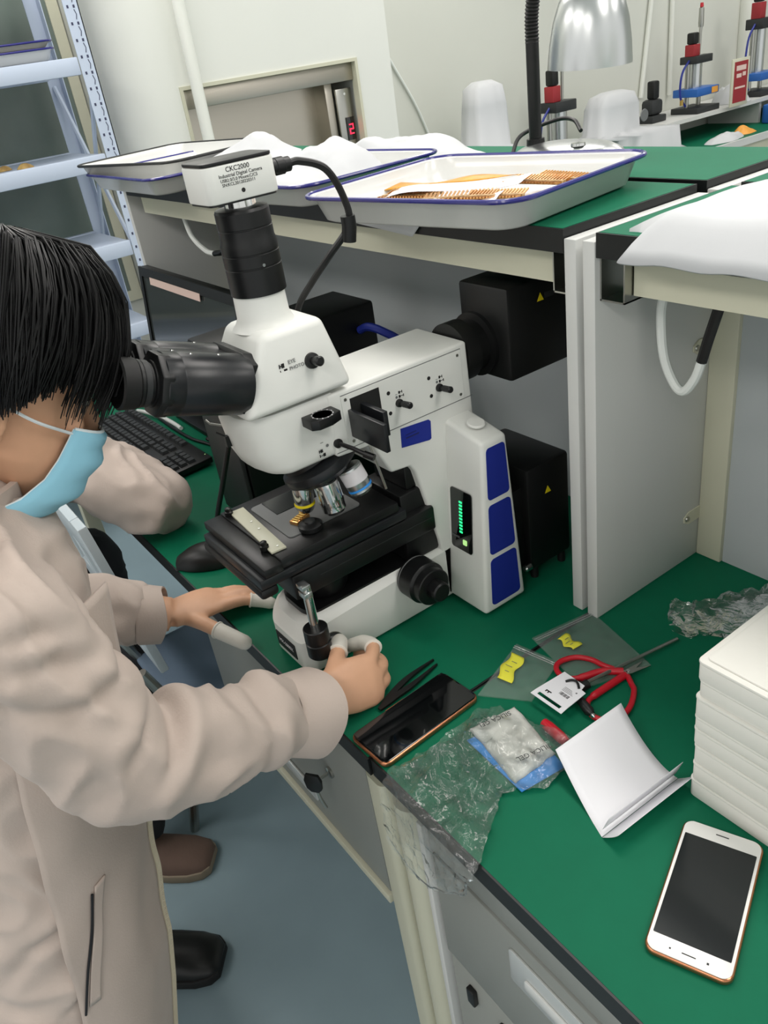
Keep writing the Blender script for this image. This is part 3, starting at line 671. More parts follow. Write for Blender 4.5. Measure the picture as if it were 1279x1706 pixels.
lat('lamp_screw', [(.006, 0), (.006, .010), (.004, .012)], 'chrome', MS, T(.060, .384, .030) @ RX(90), 16)
tag(tub('power_cord', [(.125, .50, .25), (.105, .485, .205), (.098, .470, .165), (.096, .455, .10), (.10, .452, .045)], .0042, 'cable_black', smooth=8), 'black cord hanging down beside the lower lamp house', 'cable')
tag(tub('power_cord', [(.140, .52, .155), (.120, .51, .165), (.105, .50, .150), (.098, .497, .12)], .0042, 'cable_black', smooth=8), 'short black cord arching behind the lower lamp house', 'cable')
tag(tub('power_cord', [(.092, .44, .006), (.11, .452, .0055), (.14, .458, .0055), (.141, .53, .0055)], .005, 'cable_black', smooth=8), 'black cord lying on the desk beside the grey end panel', 'cable')
# ================================================================ things on the desk
def sheet(bm, fn, nu, nv):
    V = [[bm.verts.new(fn(i / nu, j / nv)) for i in range(nu + 1)] for j in range(nv + 1)]
    for j in range(nv):
        for i in range(nu): bm.faces.new((V[j][i], V[j][i + 1], V[j + 1][i + 1], V[j + 1][i]))
    return V
def thicken(o, t, off=0):
    m = o.modifiers.new('thickness', 'SOLIDIFY'); m.thickness = t; m.offset = off; return o
def quad(a, b, c, d):
    a, b, c, d = map(Vector, (a, b, c, d))
    return lambda u, v: (a * (1 - u) + b * u) * (1 - v) + (d * (1 - u) + c * u) * v
# phones
def phone(name, label, cx, cy, w, l, h, rot, z0, body, face, screen, sx, sy0, sy1):
    t = thing(name, label, 'phone', (cx, cy, z0)); M = T(cx, cy, z0) @ RZ(rot)
    bm = BM(); prism(bm, rrect(-w / 2, w / 2, -l / 2, l / 2, .010, 6), 0, h - .001, 'z', M, r=.0025, seg=3); obj('body', bm, body, t)
    bm = BM(); prism(bm, rrect(-w / 2 + .0018, w / 2 - .0018, -l / 2 + .0018, l / 2 - .0018, .009, 6), h - .0011, h, 'z', M, r=.0004); obj('front_glass', bm, face, t)
    bm = BM(); prism(bm, rrect(-w / 2 + sx, w / 2 - sx, -l / 2 + sy0, l / 2 - sy1, .0006, 1), h, h + .0003, 'z', M); obj('screen', bm, screen, t)
    return t, M
ph1, M1 = phone('smartphone', 'black smartphone with copper frame lying at the desk edge', .1612, .0820, .070, .156, .0085, 3.0, .0003, 'copper', 'glass_dark', 'glass_dark', .003, .004, .004)
bm = BM(); box(bm, -.0362, -.0348, -.02, .01, .003, .006, M=M1, r=.0004); obj('side_button', bm, 'copper', ph1)
ph2, M2 = phone('smartphone', 'white-fronted gold smartphone with dark screen lying beside the foam boxes', .5325, .1380, .0755, .1525, .0080, 22.4, .0003, 'copper', 'phone_white', 'screen_grey', .0045, .0185, .0185)
for nm, e in (('menu_key', (-.0168, -.0152, -.0680, -.0664)), ('home_key', (-.0060, .0060, -.0676, -.0666)), ('back_key', (.0150, .0170, -.0682, -.0662)), ('earpiece', (-.006, .006, .0668, .0678))):
    bm = BM(); box(bm, *e, .0080, .0083, M=M2); obj(nm, bm, 'dark_grey_plastic', ph2)
# tweezers
t = thing('tweezers', 'black plastic tweezers lying open beside the microscope base', 'tweezers', (.105, .11, 0))
for tip, mid in (((.0925, .1665, .003), (.0985, .120, .006)), ((.1030, .1640, .003), (.1130, .118, .006))):
    pts = spline([(.1175, .0575, .004), (.5 * (mid[0] + .1175), .085, .006), mid, tip], 5); bm = BM()
    fr = frames(pts); n = len(fr); rings = []
    for i, (p, a, b, tt) in enumerate(fr):
        f = i / (n - 1); wv = (.0042 if f < .55 else .0042 - .0032 * (f - .55) / .45) * (.6 + .4 * min(1, f * 5)); side = tt.cross(Vector((0, 0, 1))).normalized(); up = Vector((0, 0, 1))
        rings.append([p + side * wv + up * .0016, p - side * wv + up * .0016, p - side * wv - up * .0016, p + side * wv - up * .0016])
    loft(bm, rings); obj('arm', bm, 'black_plastic', t)
# zip bags with yellow labels
def zipbag(label, q, zip_edge, lab, gname):
    t = thing('zip_bag', label, 'plastic bag', ((q[0][0] + q[2][0]) / 2, (q[0][1] + q[2][1]) / 2, .0004), gname)
    Q = quad(*[(x, y, 0) for x, y in q])
    for k, (h0, amp) in enumerate(((.0009, .0006), (.0026, .0022))):
        bm = BM()
        def fn(u, v):
            p = Q(u, v); e = min(u, 1 - u, v, 1 - v) * 6
            p.z = h0 + (amp * (.5 + nz((p.x, p.y, k), 60)) * min(1, e) if k else 0)
            return p
        sheet(bm, fn, 24, 24); obj('film', bm, 'zip_film', t)
    a = Vector(zip_edge[0] + (.0036,)); b = Vector(zip_edge[1] + (.0036,)); d = (Vector(zip_edge[2] + (.0036,)) - a).normalized()
    for off in (.006, .0095):
        bm = BM(); tube(bm, [a + d * off, b + d * off], .0007, 6); obj('zip_strip', bm, 'clear_film', t)
    Ql = quad(*[(x, y, .0052) for x, y in lab]); bm = BM()
    def fl(u, v):
        p = Ql(u, v); s = (Vector(lab[1] + (0,)) - Vector(lab[0] + (0,))).normalized(); p += s * .0028 * math.sin(v * 8.5); p.z += .0008 * math.sin(v * 9 + 1); return p
    sheet(bm, fl, 4, 14); yl = thicken(obj('yellow_label', bm, 'paper_yellow', t), .0003)
    bm = BM()
    for k in range(3):
        p = Ql(.5, .3 + .2 * k); dd = (Ql(.8, .3 + .2 * k) - Ql(.2, .3 + .2 * k)) * (.8, 1, .6)[k]; s = (Vector(lab[1] + (0,)) - Vector(lab[0] + (0,))).normalized() * .0028 * math.sin((.3 + .2 * k) * 8.5)
        tube(bm, [p - dd * .4 + s + Vector((0, 0, .0012)), p + dd * .4 + s + Vector((0, 0, .0012))], .0004, 4)
    obj('label_print', bm, 'print_grey', yl)
    return t
zipbag('clear zip bag with yellow label lying across the scissors', [(.154, .291), (.172, .39), (.299, .358), (.268, .265)], ((.154, .291), (.172, .39), (.268, .265)), [(.1835, .3100), (.1825, .3265), (.2130, .3240), (.2115, .3075)], 'zip bags on the desk')
zipbag('clear zip bag with yellow label lying beside the black phone', [(.148, .268), (.213, .281), (.239, .205), (.184, .164)], ((.148, .268), (.213, .281), (.184, .164)), [(.1583, .2487), (.1787, .2520), (.1987, .2075), (.1776, .2021)], 'zip bags on the desk')
# scissors
t = thing('scissors', 'small scissors with two red loop handles lying on the green desk', 'scissors', (.28, .30, 0))
L1 = [(.284, .318, .0075), (.262, .3118, .007), (.2433, .3094, .007), (.2266, .2995, .007), (.2186, .2834, .007), (.2197, .2699, .007), (.2307, .2616, .007), (.2454, .2622, .007), (.2565, .2753, .007), (.267, .301, .007), (.286, .320, .0075)]
L2 = [(.2935, .319, .005), (.306, .311, .005), (.3156, .3038, .005), (.3288, .2808, .005), (.332, .2586, .005), (.3223, .2403, .005), (.3046, .2375, .005), (.2901, .2486, .005), (.2875, .263, .005), (.2885, .290, .005), (.290, .319, .005)]
for L in (L1, L2):
    pts = spline(L, 6); bm = BM(); n = len(pts); tube(bm, pts, [.0036 + .0012 * (1 if i > n * .78 else 0) for i in range(n)], 12); obj('handle', bm, 'red_plastic', t)
for (tip, z) in (((.3025, .3525), .0065), ((.2885, .3540), .0045)):
    p0 = Vector((.2885, .321, z)); p1 = Vector(tip + (z,)); d = (p1 - p0).normalized(); s = Vector((-d.y, d.x, 0)); bm = BM()
    prism(bm, [tuple((p0 - d * .008 + s * .004).xy), tuple((p0 - d * .008 - s * .004).xy), tuple((p0 + d * .006 - s * .0045).xy), tuple(p1.xy), tuple((p0 + d * .006 + s * .0040).xy)], z - .0008, z + .0008, 'z'); obj('blade', bm, 'steel', t)
lat('pivot', [(.003, 0), (.0024, .0012)], 'chrome', t, T(.2895, .3245, .0073), 16)
# screwdriver: grey rod and dark green handle, and the hang tag on it
t = thing('screwdriver', 'thin grey rod screwdriver with dark green handle under the hang tag', 'screwdriver', (.28, .33, 0))
tub('shaft', [(.2924, .4189, .0046), (.2700, .272, .0106)], .0024, 'steel', t)
tub('tool_handle', [(.2700, .272, .0075), (.264, .232, .0075), (.263, .222, .0075)], [.006, .0072, .004], 'black_edge', t, 12)
tub('side_grip', [(.2780, .2460, .007), (.3020, .2380, .0072), (.3080, .2365, .0072)], [.0050, .0066, .0036], 'black_edge', t, 12)
lat('tip', [(.003, 0), (.0034, .003), (.001, .006)], 'chrome', t, aim((.3080, .2365, .0072), (.318, .2335, .0072)), 12)
t = thing('hang_tag', 'white cardboard hang tag with hanging slot lying over the screwdriver', 'tag', (.262, .232, .016))
TM = Matrix(((.0, 1, 0, .262), (-1, 0, 0, .232), (0, 0, 1, .0172), (0, 0, 0, 1)))  # local x -> -Y, local y -> +X
bm = BM()
# outline with the corner notch, slot cut as a hole by splitting into bands
def strip(poly): prism(bm, poly, 0, .0006, 'z', T(0, 0, .0168))
strip([(.239, .204), (.2895, .204), (.2890, .2085), (.239, .2085)]); strip([(.239, .2085), (.2455, .2085), (.2455, .2135), (.239, .2135)]); strip([(.2820, .2085), (.2890, .2085), (.2885, .2135), (.2820, .2135)])
strip([(.239, .2135), (.2885, .2135), (.2875, .236), (.2865, .250), (.2790, .251), (.2770, .259), (.2425, .2605)]); obj('card', bm, 'paper_white', t)
def tagbar(x0, x1, y0, y1, m='print_black'):
    b_ = BM(); box(b_, x0, x1, y0, y1, .0174, .0176); return b_
bm = BM()
for k in range(9): box(bm, .2640 + k * .0016, .2640 + k * .0016 + (.0010 if k % 3 else .0005), .2270, .2320, .0174, .0176)
obj('barcode', bm, 'print_black', t)
bm = BM()
for y_ in (.2345, .2365, .2385, .2405): box(bm, .262, .279 - (y_ - .2345), y_, y_ + .0006, .0174, .0176)
lathe(bm, [(.0012, 0), (.0012, .0002)], T(.2790, .2420, .0174), 10)
obj('small_print', bm, 'print_grey', t)
bm = BM(); box(bm, .2490, .2575, .2205, .2222, .0174, .0176); box(bm, .2490, .2507, .2185, .2222, .0174, .0176); box(bm, .2530, .2545, .2180, .2222, .0174, .0176); obj('logo_mark', bm, 'print_black', t)
tub('tie', [(.2560, .2480, .0178), (.2600, .2530, .0195), (.2650, .2560, .0195), (.2700, .2545, .0190), (.2760, .2500, .0178)], .0016, 'black_edge', t, 8, 5)
# silica gel sachet, blue card, red part inside the big crinkled bag
t = thing('silica_sachet', 'white silica gel sachet lying on the blue card inside the bag', 'sachet', (.272, .141, .0025))
SQ = quad((.222, .118, 0), (.232, .183, 0), (.318, .163, 0), (.318, .100, 0)); bm = BM()
def fs_(u, v):
    p = SQ(u, v); e = min(1, 9 * min(u, 1 - u, v, 1 - v)); p.z = .0034 + .0085 * (e ** .7) * (.75 + .5 * nz((p.x, p.y, 0), 55))
    p += Vector((nz((p.y, 1, 0), 70), nz((p.x, 2, 0), 70), 0)) * .0030; return p
sheet(bm, fs_, 30, 30); sb = thicken(obj('pouch', bm, 'silica', t), .0006)
def sach_text(u, v, size, rot, body):
    p = SQ(u, v); text('lettering', body, size, T(p.x, p.y, .0152) @ RZ(rot), 'print_grey', t, 'CENTER')
sach_text(.5, .80, .0105, -192 + 180 + 75 - 2, 'SILICA GEL') if False else None
for (u, v) in ((.42, .12), (.60, .86)):
    p = SQ(u, v)
    text('lettering', 'SILICA GEL', .0092, T(p.x, p.y, .0158) @ RZ(256), 'print_black', t, 'CENTER')
t = tag(thicken(obj('blue_card', (lambda b: (sheet(b, quad((.232, .104, .0022), (.246, .176, .0022), (.338, .158, .0022), (.330, .098, .0022)), 6, 6), b)[1])(BM()), 'packet_blue'), .0012), 'bright blue card under the silica gel sachet', 'card')
t = tag(obj('red_plug', (lambda b: lathe(b, [(.0005, 0), (.0055, .003), (.0068, .012), (.0068, .034), (.005, .043), (.0005, .046)], T(.276, .1860, .0085) @ RZ(-6) @ RY(90), 20))(BM()), 'red_plastic'), 'dark red plastic plug lying beside the silica sachet', 'plug')
# big crinkled bag: lies on the desk and hangs over its front edge
bm = BM()
OUT_L = [(.205, .150), (.213, .100), (.212, .050), (.208, .012), (.213, -.007)]
OUT_R = [(.345, .190), (.345, .120), (.318, .080), (.345, .040), (.373, -.007)]
def bag(u, v):
    """v 0..0.72 on the desk from back to the edge, then down the front"""
    if v < .72:
        f = v / .72 * (len(OUT_L) - 1); i = min(int(f), len(OUT_L) - 2); g = f - i
        a = Vector(OUT_L[i]).lerp(Vector(OUT_L[i + 1]), g); b = Vector(OUT_R[i]).lerp(Vector(OUT_R[i + 1]), g)
        p = a.lerp(b, u); e = min(1, 5 * min(u, 1 - u) + .15)
        top = .019 if v < .42 and .1 < u < .97 else .010
        z = .003 + e * (top * (.75 + .45 * nz((p.x, p.y, 0), 32)) + .0035 * abs(nz((p.x, p.y, 5), 95)))
        return Vector((p.x, p.y, z))
    g = (v - .72) / .28
    x = .213 + (.373 - .213) * u; drop = (.105 * math.sin(PI * min(1, u * .62 + .22)) * (1 - u) ** .35 + .012)
    q = Vector((x + .006 * nz((x, g, 2), 40) + .01 * g * (.5 - u), -.0095 - .008 * g - .006 * abs(nz((x, g, 1), 45)) * (1 - .5 * g), .004 - drop * g))
    if g < .12: q.y = -.0075 - .015 * g
    return q
sheet(bm, bag, 44, 64); jr = random.Random(3)
for v in bm.verts:
    rg = 1 - abs(nz((v.co.x, v.co.y, v.co.z), 42)) * 2.2
    v.co += Vector((jr.uniform(-1, 1), jr.uniform(-1, 1) if v.co.y > 0 else jr.uniform(-1, 0), jr.uniform(-.3, 1))) * .0011 + Vector((0, 0 if v.co.y > -.006 else -.004 * max(0, rg), (.007 if v.co.y > 0 else 0) * max(0, rg) ** 2))
bmesh.ops.triangulate(bm, faces=bm.faces)
cb_ = tag(obj('crinkled_bag', bm, 'crinkle_film', sharp=50), 'crinkled clear plastic bag spilling over the desk front edge', 'plastic bag')
bm = BM(); hem = [bag(i / 40, 1.0) + Vector((0, -.0006, 0)) for i in range(41)]; tube(bm, hem, .0009, 6); obj('hem', bm, 'clear_film', cb_)
# folded white paper
t = thing('folded_paper', 'white sheet of paper bent up with a folded flap leaning by the foam boxes', 'paper', (.39, .18, 0))
A0, A1 = Vector((.3340, .1480, .034)), Vector((.3380, .2520, .036)); B0, B1 = Vector((.4250, .1180, .001)), Vector((.4300, .2340, .001)); M0, M1_ = Vector((.386, .1330, .0025)), Vector((.389, .2400, .003))
bm = BM()
def pap(u, v):
    a = A0.lerp(A1, u); m_ = M0.lerp(M1_, u); b = B0.lerp(B1, u); return a * (1 - v) ** 2 + 2 * v * (1 - v) * (m_ + (m_ - (a + b) / 2) * .6) + b * v * v if True else None
V_ = sheet(bm, pap, 10, 20)
obj_p = thicken(obj('sheet', bm, 'paper_white', t), .0004)
bm = BM(); sheet(bm, lambda u, v: (B0 + Vector((.0008, 0, 0))).lerp(B1 + Vector((.0008, 0, 0)), u) + Vector((.0165 * math.sin(v * 1.2) + .004 * v, .002 * v, .021 * v)), 8, 6); thicken(obj('flap', bm, 'paper_white', t), .0004)
bm = BM(); sheet(bm, lambda u, v: (B0 + Vector((-.004, .006, .003))).lerp(B1 + Vector((-.004, .002, .003)), u) + Vector((.008 * v, .0, .024 * v)), 8, 4); thicken(obj('inner_flap', bm, 'paper_white', t), .0004)
# foam boxes
hs = [.0255, .0245, .0245, .0225, .0165, .0265, .0215, .0240]; z = 0.0
nm8 = ['lowest', 'second from the bottom', 'third from the bottom', 'fourth from the bottom', 'fourth from the top', 'third from the top', 'second from the top', 'topmost']
for k in range(8):
    jx, jy = (random.random() - .5) * .004, (random.random() - .5) * .003
    t = thing('foam_box', 'flat white foam box, ' + nm8[k] + ' of the stack', 'foam box', (.60 + jx, .37 + jy, z), 'foam boxes stacked on the right desk')
    x0, x1, y0, y1 = .449 + jx, .760 + jx, .228 + jy, .520 + jy
    bm = BM(); prism(bm, rrect(x0, x1, y0, y1, .006, 3), z + .0002, z + hs[k] - .0042, 'z', r=.0012); obj('tray', bm, 'foam_white', t)
    bm = BM(); prism(bm, rrect(x0 - .0006, x1 + .0006, y0 - .0006, y1 + .0006, .0062, 3), z + hs[k] - .0040, z + hs[k] - .0002, 'z', r=.0012); obj('lid', bm, 'foam_white', t)
    if k == 7:
        bm = BM(); prism(bm, rrect(x0 + .006, x1 - .006, y0 + .006, y1 - .006, .004, 3), z + hs[k] - .0002, z + hs[k] + .0022, 'z', r=.001); obj('raised_top', bm, 'foam_white', t)
    z += hs[k]
# crumpled clear bag behind the boxes
bm = BM()
def crump(u, v):
    a = u * 2 * PI; t_ = v
    c = Vector((.268, .438, 0)).lerp(Vector((.365, .560, 0)), t_); d = Vector((.097, .122, 0)).normalized(); s = Vector((-d.y, d.x, 0))
    w_ = (.010 + .050 * t_ ** .8) if t_ > .22 else .026 * math.sin(PI * min(1, t_ / .22) * .75 + .35) + .004; h_ = .030 * (1 - .55 * t_)
    r_ = 1 + .35 * nz((math.cos(a) * 2, math.sin(a) * 2, t_ * 9), 1.2)
    p = c + s * math.cos(a) * w_ * r_; p.z = .004 + max(-.2, math.sin(a) + .2) * h_ * r_ * .8
    return p
sheet(bm, crump, 20, 24)
for v in bm.verts: v.co += Vector((jr.uniform(-1, 1), jr.uniform(-1, 1), jr.uniform(0, 1))) * .0016
bmesh.ops.triangulate(bm, faces=bm.faces)
tag(obj('crumpled_bag', bm, 'thin_film', sharp=50), 'crumpled clear plastic bag lying behind the foam boxes', 'plastic bag')
# ---------------------------------------------------------------- computer things at the far left
KM = T(-.955, .160, 0) @ RZ(1.5)
kb = thing('keyboard', 'black computer keyboard on the far left of the green desk', 'keyboard', (-.955, .160, 0))
bm = BM(); box(bm, -.225, .225, -.066, .066, .002, .016, M=KM @ RX(2.5) @ T(0, 0, .003), r=.003); obj('case', bm, 'black_plastic', kb)
kproto = {}
def key(x, y, w):
    M = KM @ RX(2.5) @ T(x, y, .0192)
    kk = round(w, 4)
    if kk not in kproto:
        bm = BM(); A = [(-w / 2, -.0082), (w / 2, -.0082), (w / 2, .0082), (-w / 2, .0082)]
        loft(bm, [[Vector((a, b, 0)) for a, b in A], [Vector((a * .80, b * .76 + .0006, .0062)) for a, b in A]]); kproto[kk] = finish(bm, 'key', 'dark_grey_plastic', 30)
    o = bpy.data.objects.new('key', kproto[kk]); COL.objects.link(o); o.parent = kb
    o.matrix_local = T(.955, -.160, 0) @ M
for r_ in range(6):
    y = -.052 + r_ * .0192 + (.008 if r_ == 5 else 0)
    if r_ == 0: row = [(-.209, .024), (-.185, .022), (-.162, .022), (-.098, .104), (-.034, .022), (-.010, .022), (.014, .024)]
    else: row = [(-.212 + k * .0192, .0182) for k in range(13)] + [(.0405, .022)]
    for x, w in row: key(x - (0 if r_ == 0 else 0), y, w)
    for k in range(3):
        if r_ not in (2,): key(.0690 + k * .0192, y, .0182)
    if r_ < 5:
        for k in range(4): key(.146 + k * .0192, y, .0182)
    else:
        lat('status_light', [(.0015, 0), (.0012, .001)], 'led_button', kb, KM @ T(.20, .060, .021), 8)
t = thing('mouse', 'black computer mouse lying left of the microscope stage', 'mouse', (-.385, .055, 0))
bm = BM(); rings = []
for i in range(13):
    f = i / 12; y = -.055 + .11 * f; wv = .032 * math.sin(PI * min(.98, max(.05, f))) ** .35; h = .036 * math.sin(PI * (.12 + .78 * f)) ** .8
    rings.append([Vector((wv * math.cos(PI * k / 12), y, max(.002, h * math.sin(PI * k / 12) ** .6 if 0 < k < 12 else .002))) for k in range(13)])
loft(bm, [[T(-.385, .055, 0) @ RZ(-35) @ p for p in r_] for r_ in rings]); obj('shell', bm, 'black_plastic', t, 60)
bm = BM(); box(bm, -.018, .018, -.001, .001, .028, .036, M=T(-.385, .055, 0) @ RZ(-35) @ T(0, .018, 0)); obj('seam', bm, 'print_grey', t)
lat('wheel', [(.007, -.004), (.008, -.002), (.008, .002), (.007, .004)], 'rubber', t, T(-.385, .055, 0) @ RZ(-35) @ T(0, .032, .027) @ RY(90), 18)
# monitor
t = thing('monitor', 'black computer monitor with a pink paper strip on its top bezel', 'monitor', (-.98, .345, 0))
MM = T(-.975, .325, .026) @ RX(-7); w2 = .272
bm = BM(); box(bm, -w2, w2, 0, .022, .030, .312, M=MM, r=.004); obj('housing', bm, 'black_plastic', t)
bm = BM(); box(bm, -w2, w2, -.006, 0, .290, .312, M=MM); box(bm, -w2, w2, -.006, 0, .030, .056, M=MM); box(bm, -w2, -w2 + .016, -.006, 0, .056, .290, M=MM); box(bm, w2 - .016, w2, -.006, 0, .056, .290, M=MM); obj('bezel', bm, 'black_plastic', t)
bm = BM(); box(bm, -w2 + .016, w2 - .016, -.002, -.0002, .056, .290, M=MM); obj('screen', bm, 'monitor_glass', t)
bm = BM(); box(bm, -.20, .09, -.0075, -.0062, .276, .293, M=MM); obj('paper_strip', bm, 'pink_paper', t)
bm = BM(); prism(bm, rrect(-.11, .11, -.06, .08, .02), 0, .012, 'z', T(-.975, .345, 0), r=.003); obj('stand_foot', bm, 'black_plastic', t)
bm = BM(); box(bm, -1.005, -.945, .372, .392, .010, .20, r=.004); obj('stand_neck', bm, 'black_plastic', t)
# computer tower
t = thing('computer_tower', 'black computer tower standing on the desk behind the microscope', 'computer', (-.465, .32, 0))
boxo('case', (-.530, -.400, .170, .478, .008, .340), 'black_plastic', t, r=.006)
boxo('front_panel', (-.528, -.402, .160, .1695, .012, .336), 'dark_grey_plastic', t, r=.004)
for x in (-.515, -.415):
    for y in (.19, .455): lat('rubber_foot', [(.010, 0), (.010, .009)], 'rubber', t, T(x, y, 0), 14)
bm = BM(); box(bm, -.50, -.43, .157, .160, .28, .286); obj('drive_slot', bm, 'black_plastic', t)
# cables
tag(tub('video_cable', [(-.399, .44, .296), (-.378, .445, .304), (-.350, .455, .298), (-.325, .48, .27), (-.30, .505, .20), (-.30, .51, .006)], .0075, 'cable_blue', smooth=8), 'dark blue cable curling out behind the computer tower', 'cable')
tag(tub('desk_cable', [(-1.10, .252, .004), (-1.0, .250, .004), (-.90, .254, .004), (-.82, .270, .004), (-.72, .262, .004), (-.60, .24, .004)], .004, 'cable_black', smooth=8), 'black cable running along the back of the keyboard', 'cable')
tag(tub('desk_cable', [(-.86, .30, .004), (-.85, .272, .012), (-.83, .29, .004), (-.80, .31, .004), (-.70, .30, .004), (-.62, .29, .004)], .004, 'cable_black', smooth=8), 'black cable crossing over another behind the keyboard', 'cable')
tag(tub('desk_cable', [(-1.19, .232, .005), (-1.15, .236, .012), (-1.09, .255, .008), (-1.03, .262, .005), (-.98, .262, .005)], .005, 'cable_white', smooth=8), 'white cable curling behind the keyboard', 'cable')
tag(tub('scope_cable', [(-.30, .14, .30), (-.31, .12, .24), (-.345, .10, .15), (-.385, .085, .06), (-.395, .095, .012), (-.34, .13, .02), (-.29, .16, .06), (-.25, .20, .09)], .0045, 'cable_black', smooth=8), 'black cable looping to the desk left of the microscope', 'cable')
# ================================================================ storage rack at the left wall
rk = thing('storage_rack', 'pale blue-white steel storage rack with slotted posts by the left wall', 'rack', (-2.25, .03, -.75))
RY0, RY1, RX0, RX1 = -.62, .665, -2.45, -2.05
for x, s in ((RX1, -1), (RX0, 1)):
    for y, d in ((RY1, -1), (RY0, 1)):
        bm = BM(); y2 = y + d * .046; x2 = x + s * .04
        box(bm, min(x, x + s * .003), max(x, x + s * .003), min(y, y2), max(y, y2), -.75, 1.25); box(bm, min(x, x2), max(x, x2), min(y, y + d * .003), max(y, y + d * .003), -.75, 1.25)
        p = obj('post', bm, 'rack_paint', rk)
        if x == RX1 and y == RY1:
            for k in range(24):
                z = .20 + k * .044
                bm = BM()
                for yy in (.631, .650): box(bm, RX1 + .0001, RX1 + .0008, yy - .003, yy + .003, z - .004, z + .004)
                obj('bolt_hole', bm, 'rack_hole', p)
                bm = BM(); tube(bm, [(RX1 + .0006, .652 - .004 * abs(f - .5) * 2, z + .010 + f * .026) for f in (0, .25, .5, .75, 1)], .0012, 5); obj('slot', bm, 'rack_hole', p)
for z in (-.33, -.055, .2205, .4945, .7695, 1.045):
    boxo('beam', (RX1 - .032, RX1 - .004, RY0 + .047, RY1 - .047, z, z + .049), 'rack_paint', rk, r=.003)
    boxo('beam', (RX0 + .004, RX0 + .032, RY0 + .047, RY1 - .047, z, z + .049), 'rack_paint', rk, r=.003)
    boxo('shelf', (RX0 + .034, RX1 - .034, RY0 + .047, RY1 - .047, z + .040, z + .046), 'rack_paint', rk)
for y in (RY1 - .02, RY0 + .02):
    for z0, z1 in ((.2, .75), (.75, .2)):
        bm = BM(); tube(bm, [(RX0 + .005, y - .008, z0), (RX1 - .006, y - .008, z1)], .008, 6); obj('brace', bm, 'rack_paint', rk)
# enamel trays
def tray(label, cx, cy, z, L, W, h, rot, group='white enamel trays', rim='blue_rim'):
    t = thing('enamel_tray', label, 'tray', (cx, cy, z), group); M = T(cx, cy, z) @ RZ(rot)
    def ring(l, w, zz, r_): return [M @ Vector((x, y, zz)) for x, y in rrect(-l / 2, l / 2, -w / 2, w / 2, r_, 6)]
    ti = .0015; bm = BM()
    loft(bm, [ring(L - .05, W - .05, .0003, .030), ring(L - .035, W - .035, .004, .034), ring(L - .016, W - .016, h - .003, .036), ring(L, W, h, .040), ring(L, W, h + .001, .040), ring(L - .018, W - .018, h - .0005, .036), ring(L - .036, W - .036, .006, .034), ring(L - .054, W - .054, .0025, .030)])
    obj('pan', bm, 'white_enamel', t, 60)
    bm = BM(); pts = ring(L, W, h + .0005, .040); n = len(pts); c = M @ Vector((0, 0, h))
    rings = []
    for i in range(n):
        tt = (pts[(i + 1) % n] - pts[i - 1]).normalized(); nn = Vector((0, 0, 1)); b = tt.cross(nn)
        rings.append([pts[i] + (nn * math.cos(2 * PI * k / 8) + b * math.sin(2 * PI * k / 8)) * .0030 for k in range(8)])
    loft(bm, rings + [rings[0]], cap=False); bmesh.ops.remove_doubles(bm, verts=bm.verts, dist=1e-6); obj('rim', bm, rim, t)
    return t, M
tr, TMx = tray('large white enamel tray with blue rim holding connector strips', -.085, .452, ZT + .0005, .375, .300, .036, 9)
def intray(x, y, z): return TMx @ Vector((x, y, z))
# contents of the tray
def strip_paper(label, c, l, w, rot, zz, tilt=0):
    M = TMx @ T(c[0], c[1], zz) @ RZ(rot) @ RY(tilt); bm = BM()
    sheet(bm, lambda u, v: M @ Vector(((u - .5) * l, (v - .5) * w, .0045 * math.sin(u * 6 + v) + .0018 * nz((u * 3, v * 2, zz), 1.3))), 14, 4)
    return tag(thicken(obj('paper_slip', bm, 'paper_white', sharp=180), .0005), label, 'paper')
strip_paper('long white paper slip lying across the enamel tray', (-.015, -.012), .20, .055, 14, .024, -3)
strip_paper('small white paper slip at the front of the enamel tray', (.040, -.075), .11, .045, 20, .019, -4)
bm = BM(); AM = TMx @ T(-.105, .062, .012) @ RZ(28)
sheet(bm, lambda u, v: AM @ Vector(((u - .5) * .23, (v - .5) * .032 * (1.15 - .5 * u), .004 + .004 * math.sin(u * 11) * (v - .3))), 20, 4)
tag(thicken(obj('amber_tape', bm, 'tape_amber', sharp=180), .0008), 'strip of amber tape lying in the enamel tray', 'tape')
bm = BM(); sheet(bm, lambda u, v: TMx @ Vector((-.15 + .24 * u, -.07 + .16 * v, .0045 + .004 * nz((u * 4, v * 4, 1), 1.5))), 16, 12)
tag(thicken(obj('tray_liner', bm, 'paper_white', sharp=180), .0004), 'crumpled white liner paper in the bottom of the enamel tray', 'paper')
comb = None
cps = [(-.085, -.020, 18, 'left end of the long paper slip', .085), (-.075, -.042, 6, 'front left corner of the tray', .09), (.020, -.050, 24, 'gap between the two paper slips', .10), (.075, -.045, 12, 'right end of the small paper slip', .08), (.105, .055, -14, 'back right corner of the tray', .10), (.085, .030, -4, 'right end of the long paper slip', .09)]
for k, (x, y, a, where, l) in enumerate(cps):
    t = thing('connector_strip', 'gold-pinned tan connector strip near the ' + where, 'connector', tuple(intray(x, y, .010)), 'connector strips in the tray')
    M = TMx @ T(x, y, .016 + .0012 * k) @ RZ(a); bm = BM(); box(bm, -l / 2, l / 2, -.004, .004, -.002, .003, M=M); obj('bar', bm, 'connector_tan', t)
    n = 18; bm = BM()
    for i in range(n):
        u = -l / 2 + (i + .5) * l / n; box(bm, u - .0011, u + .0011, .004, .020, .0, .002, M=M @ RX(12)); box(bm, u - .0011, u + .0011, -.016, -.004, .0, .002, M=M @ RX(-6))
    o = obj('pin_row', bm, 'gold', t); o['kind'] = 'stuff'
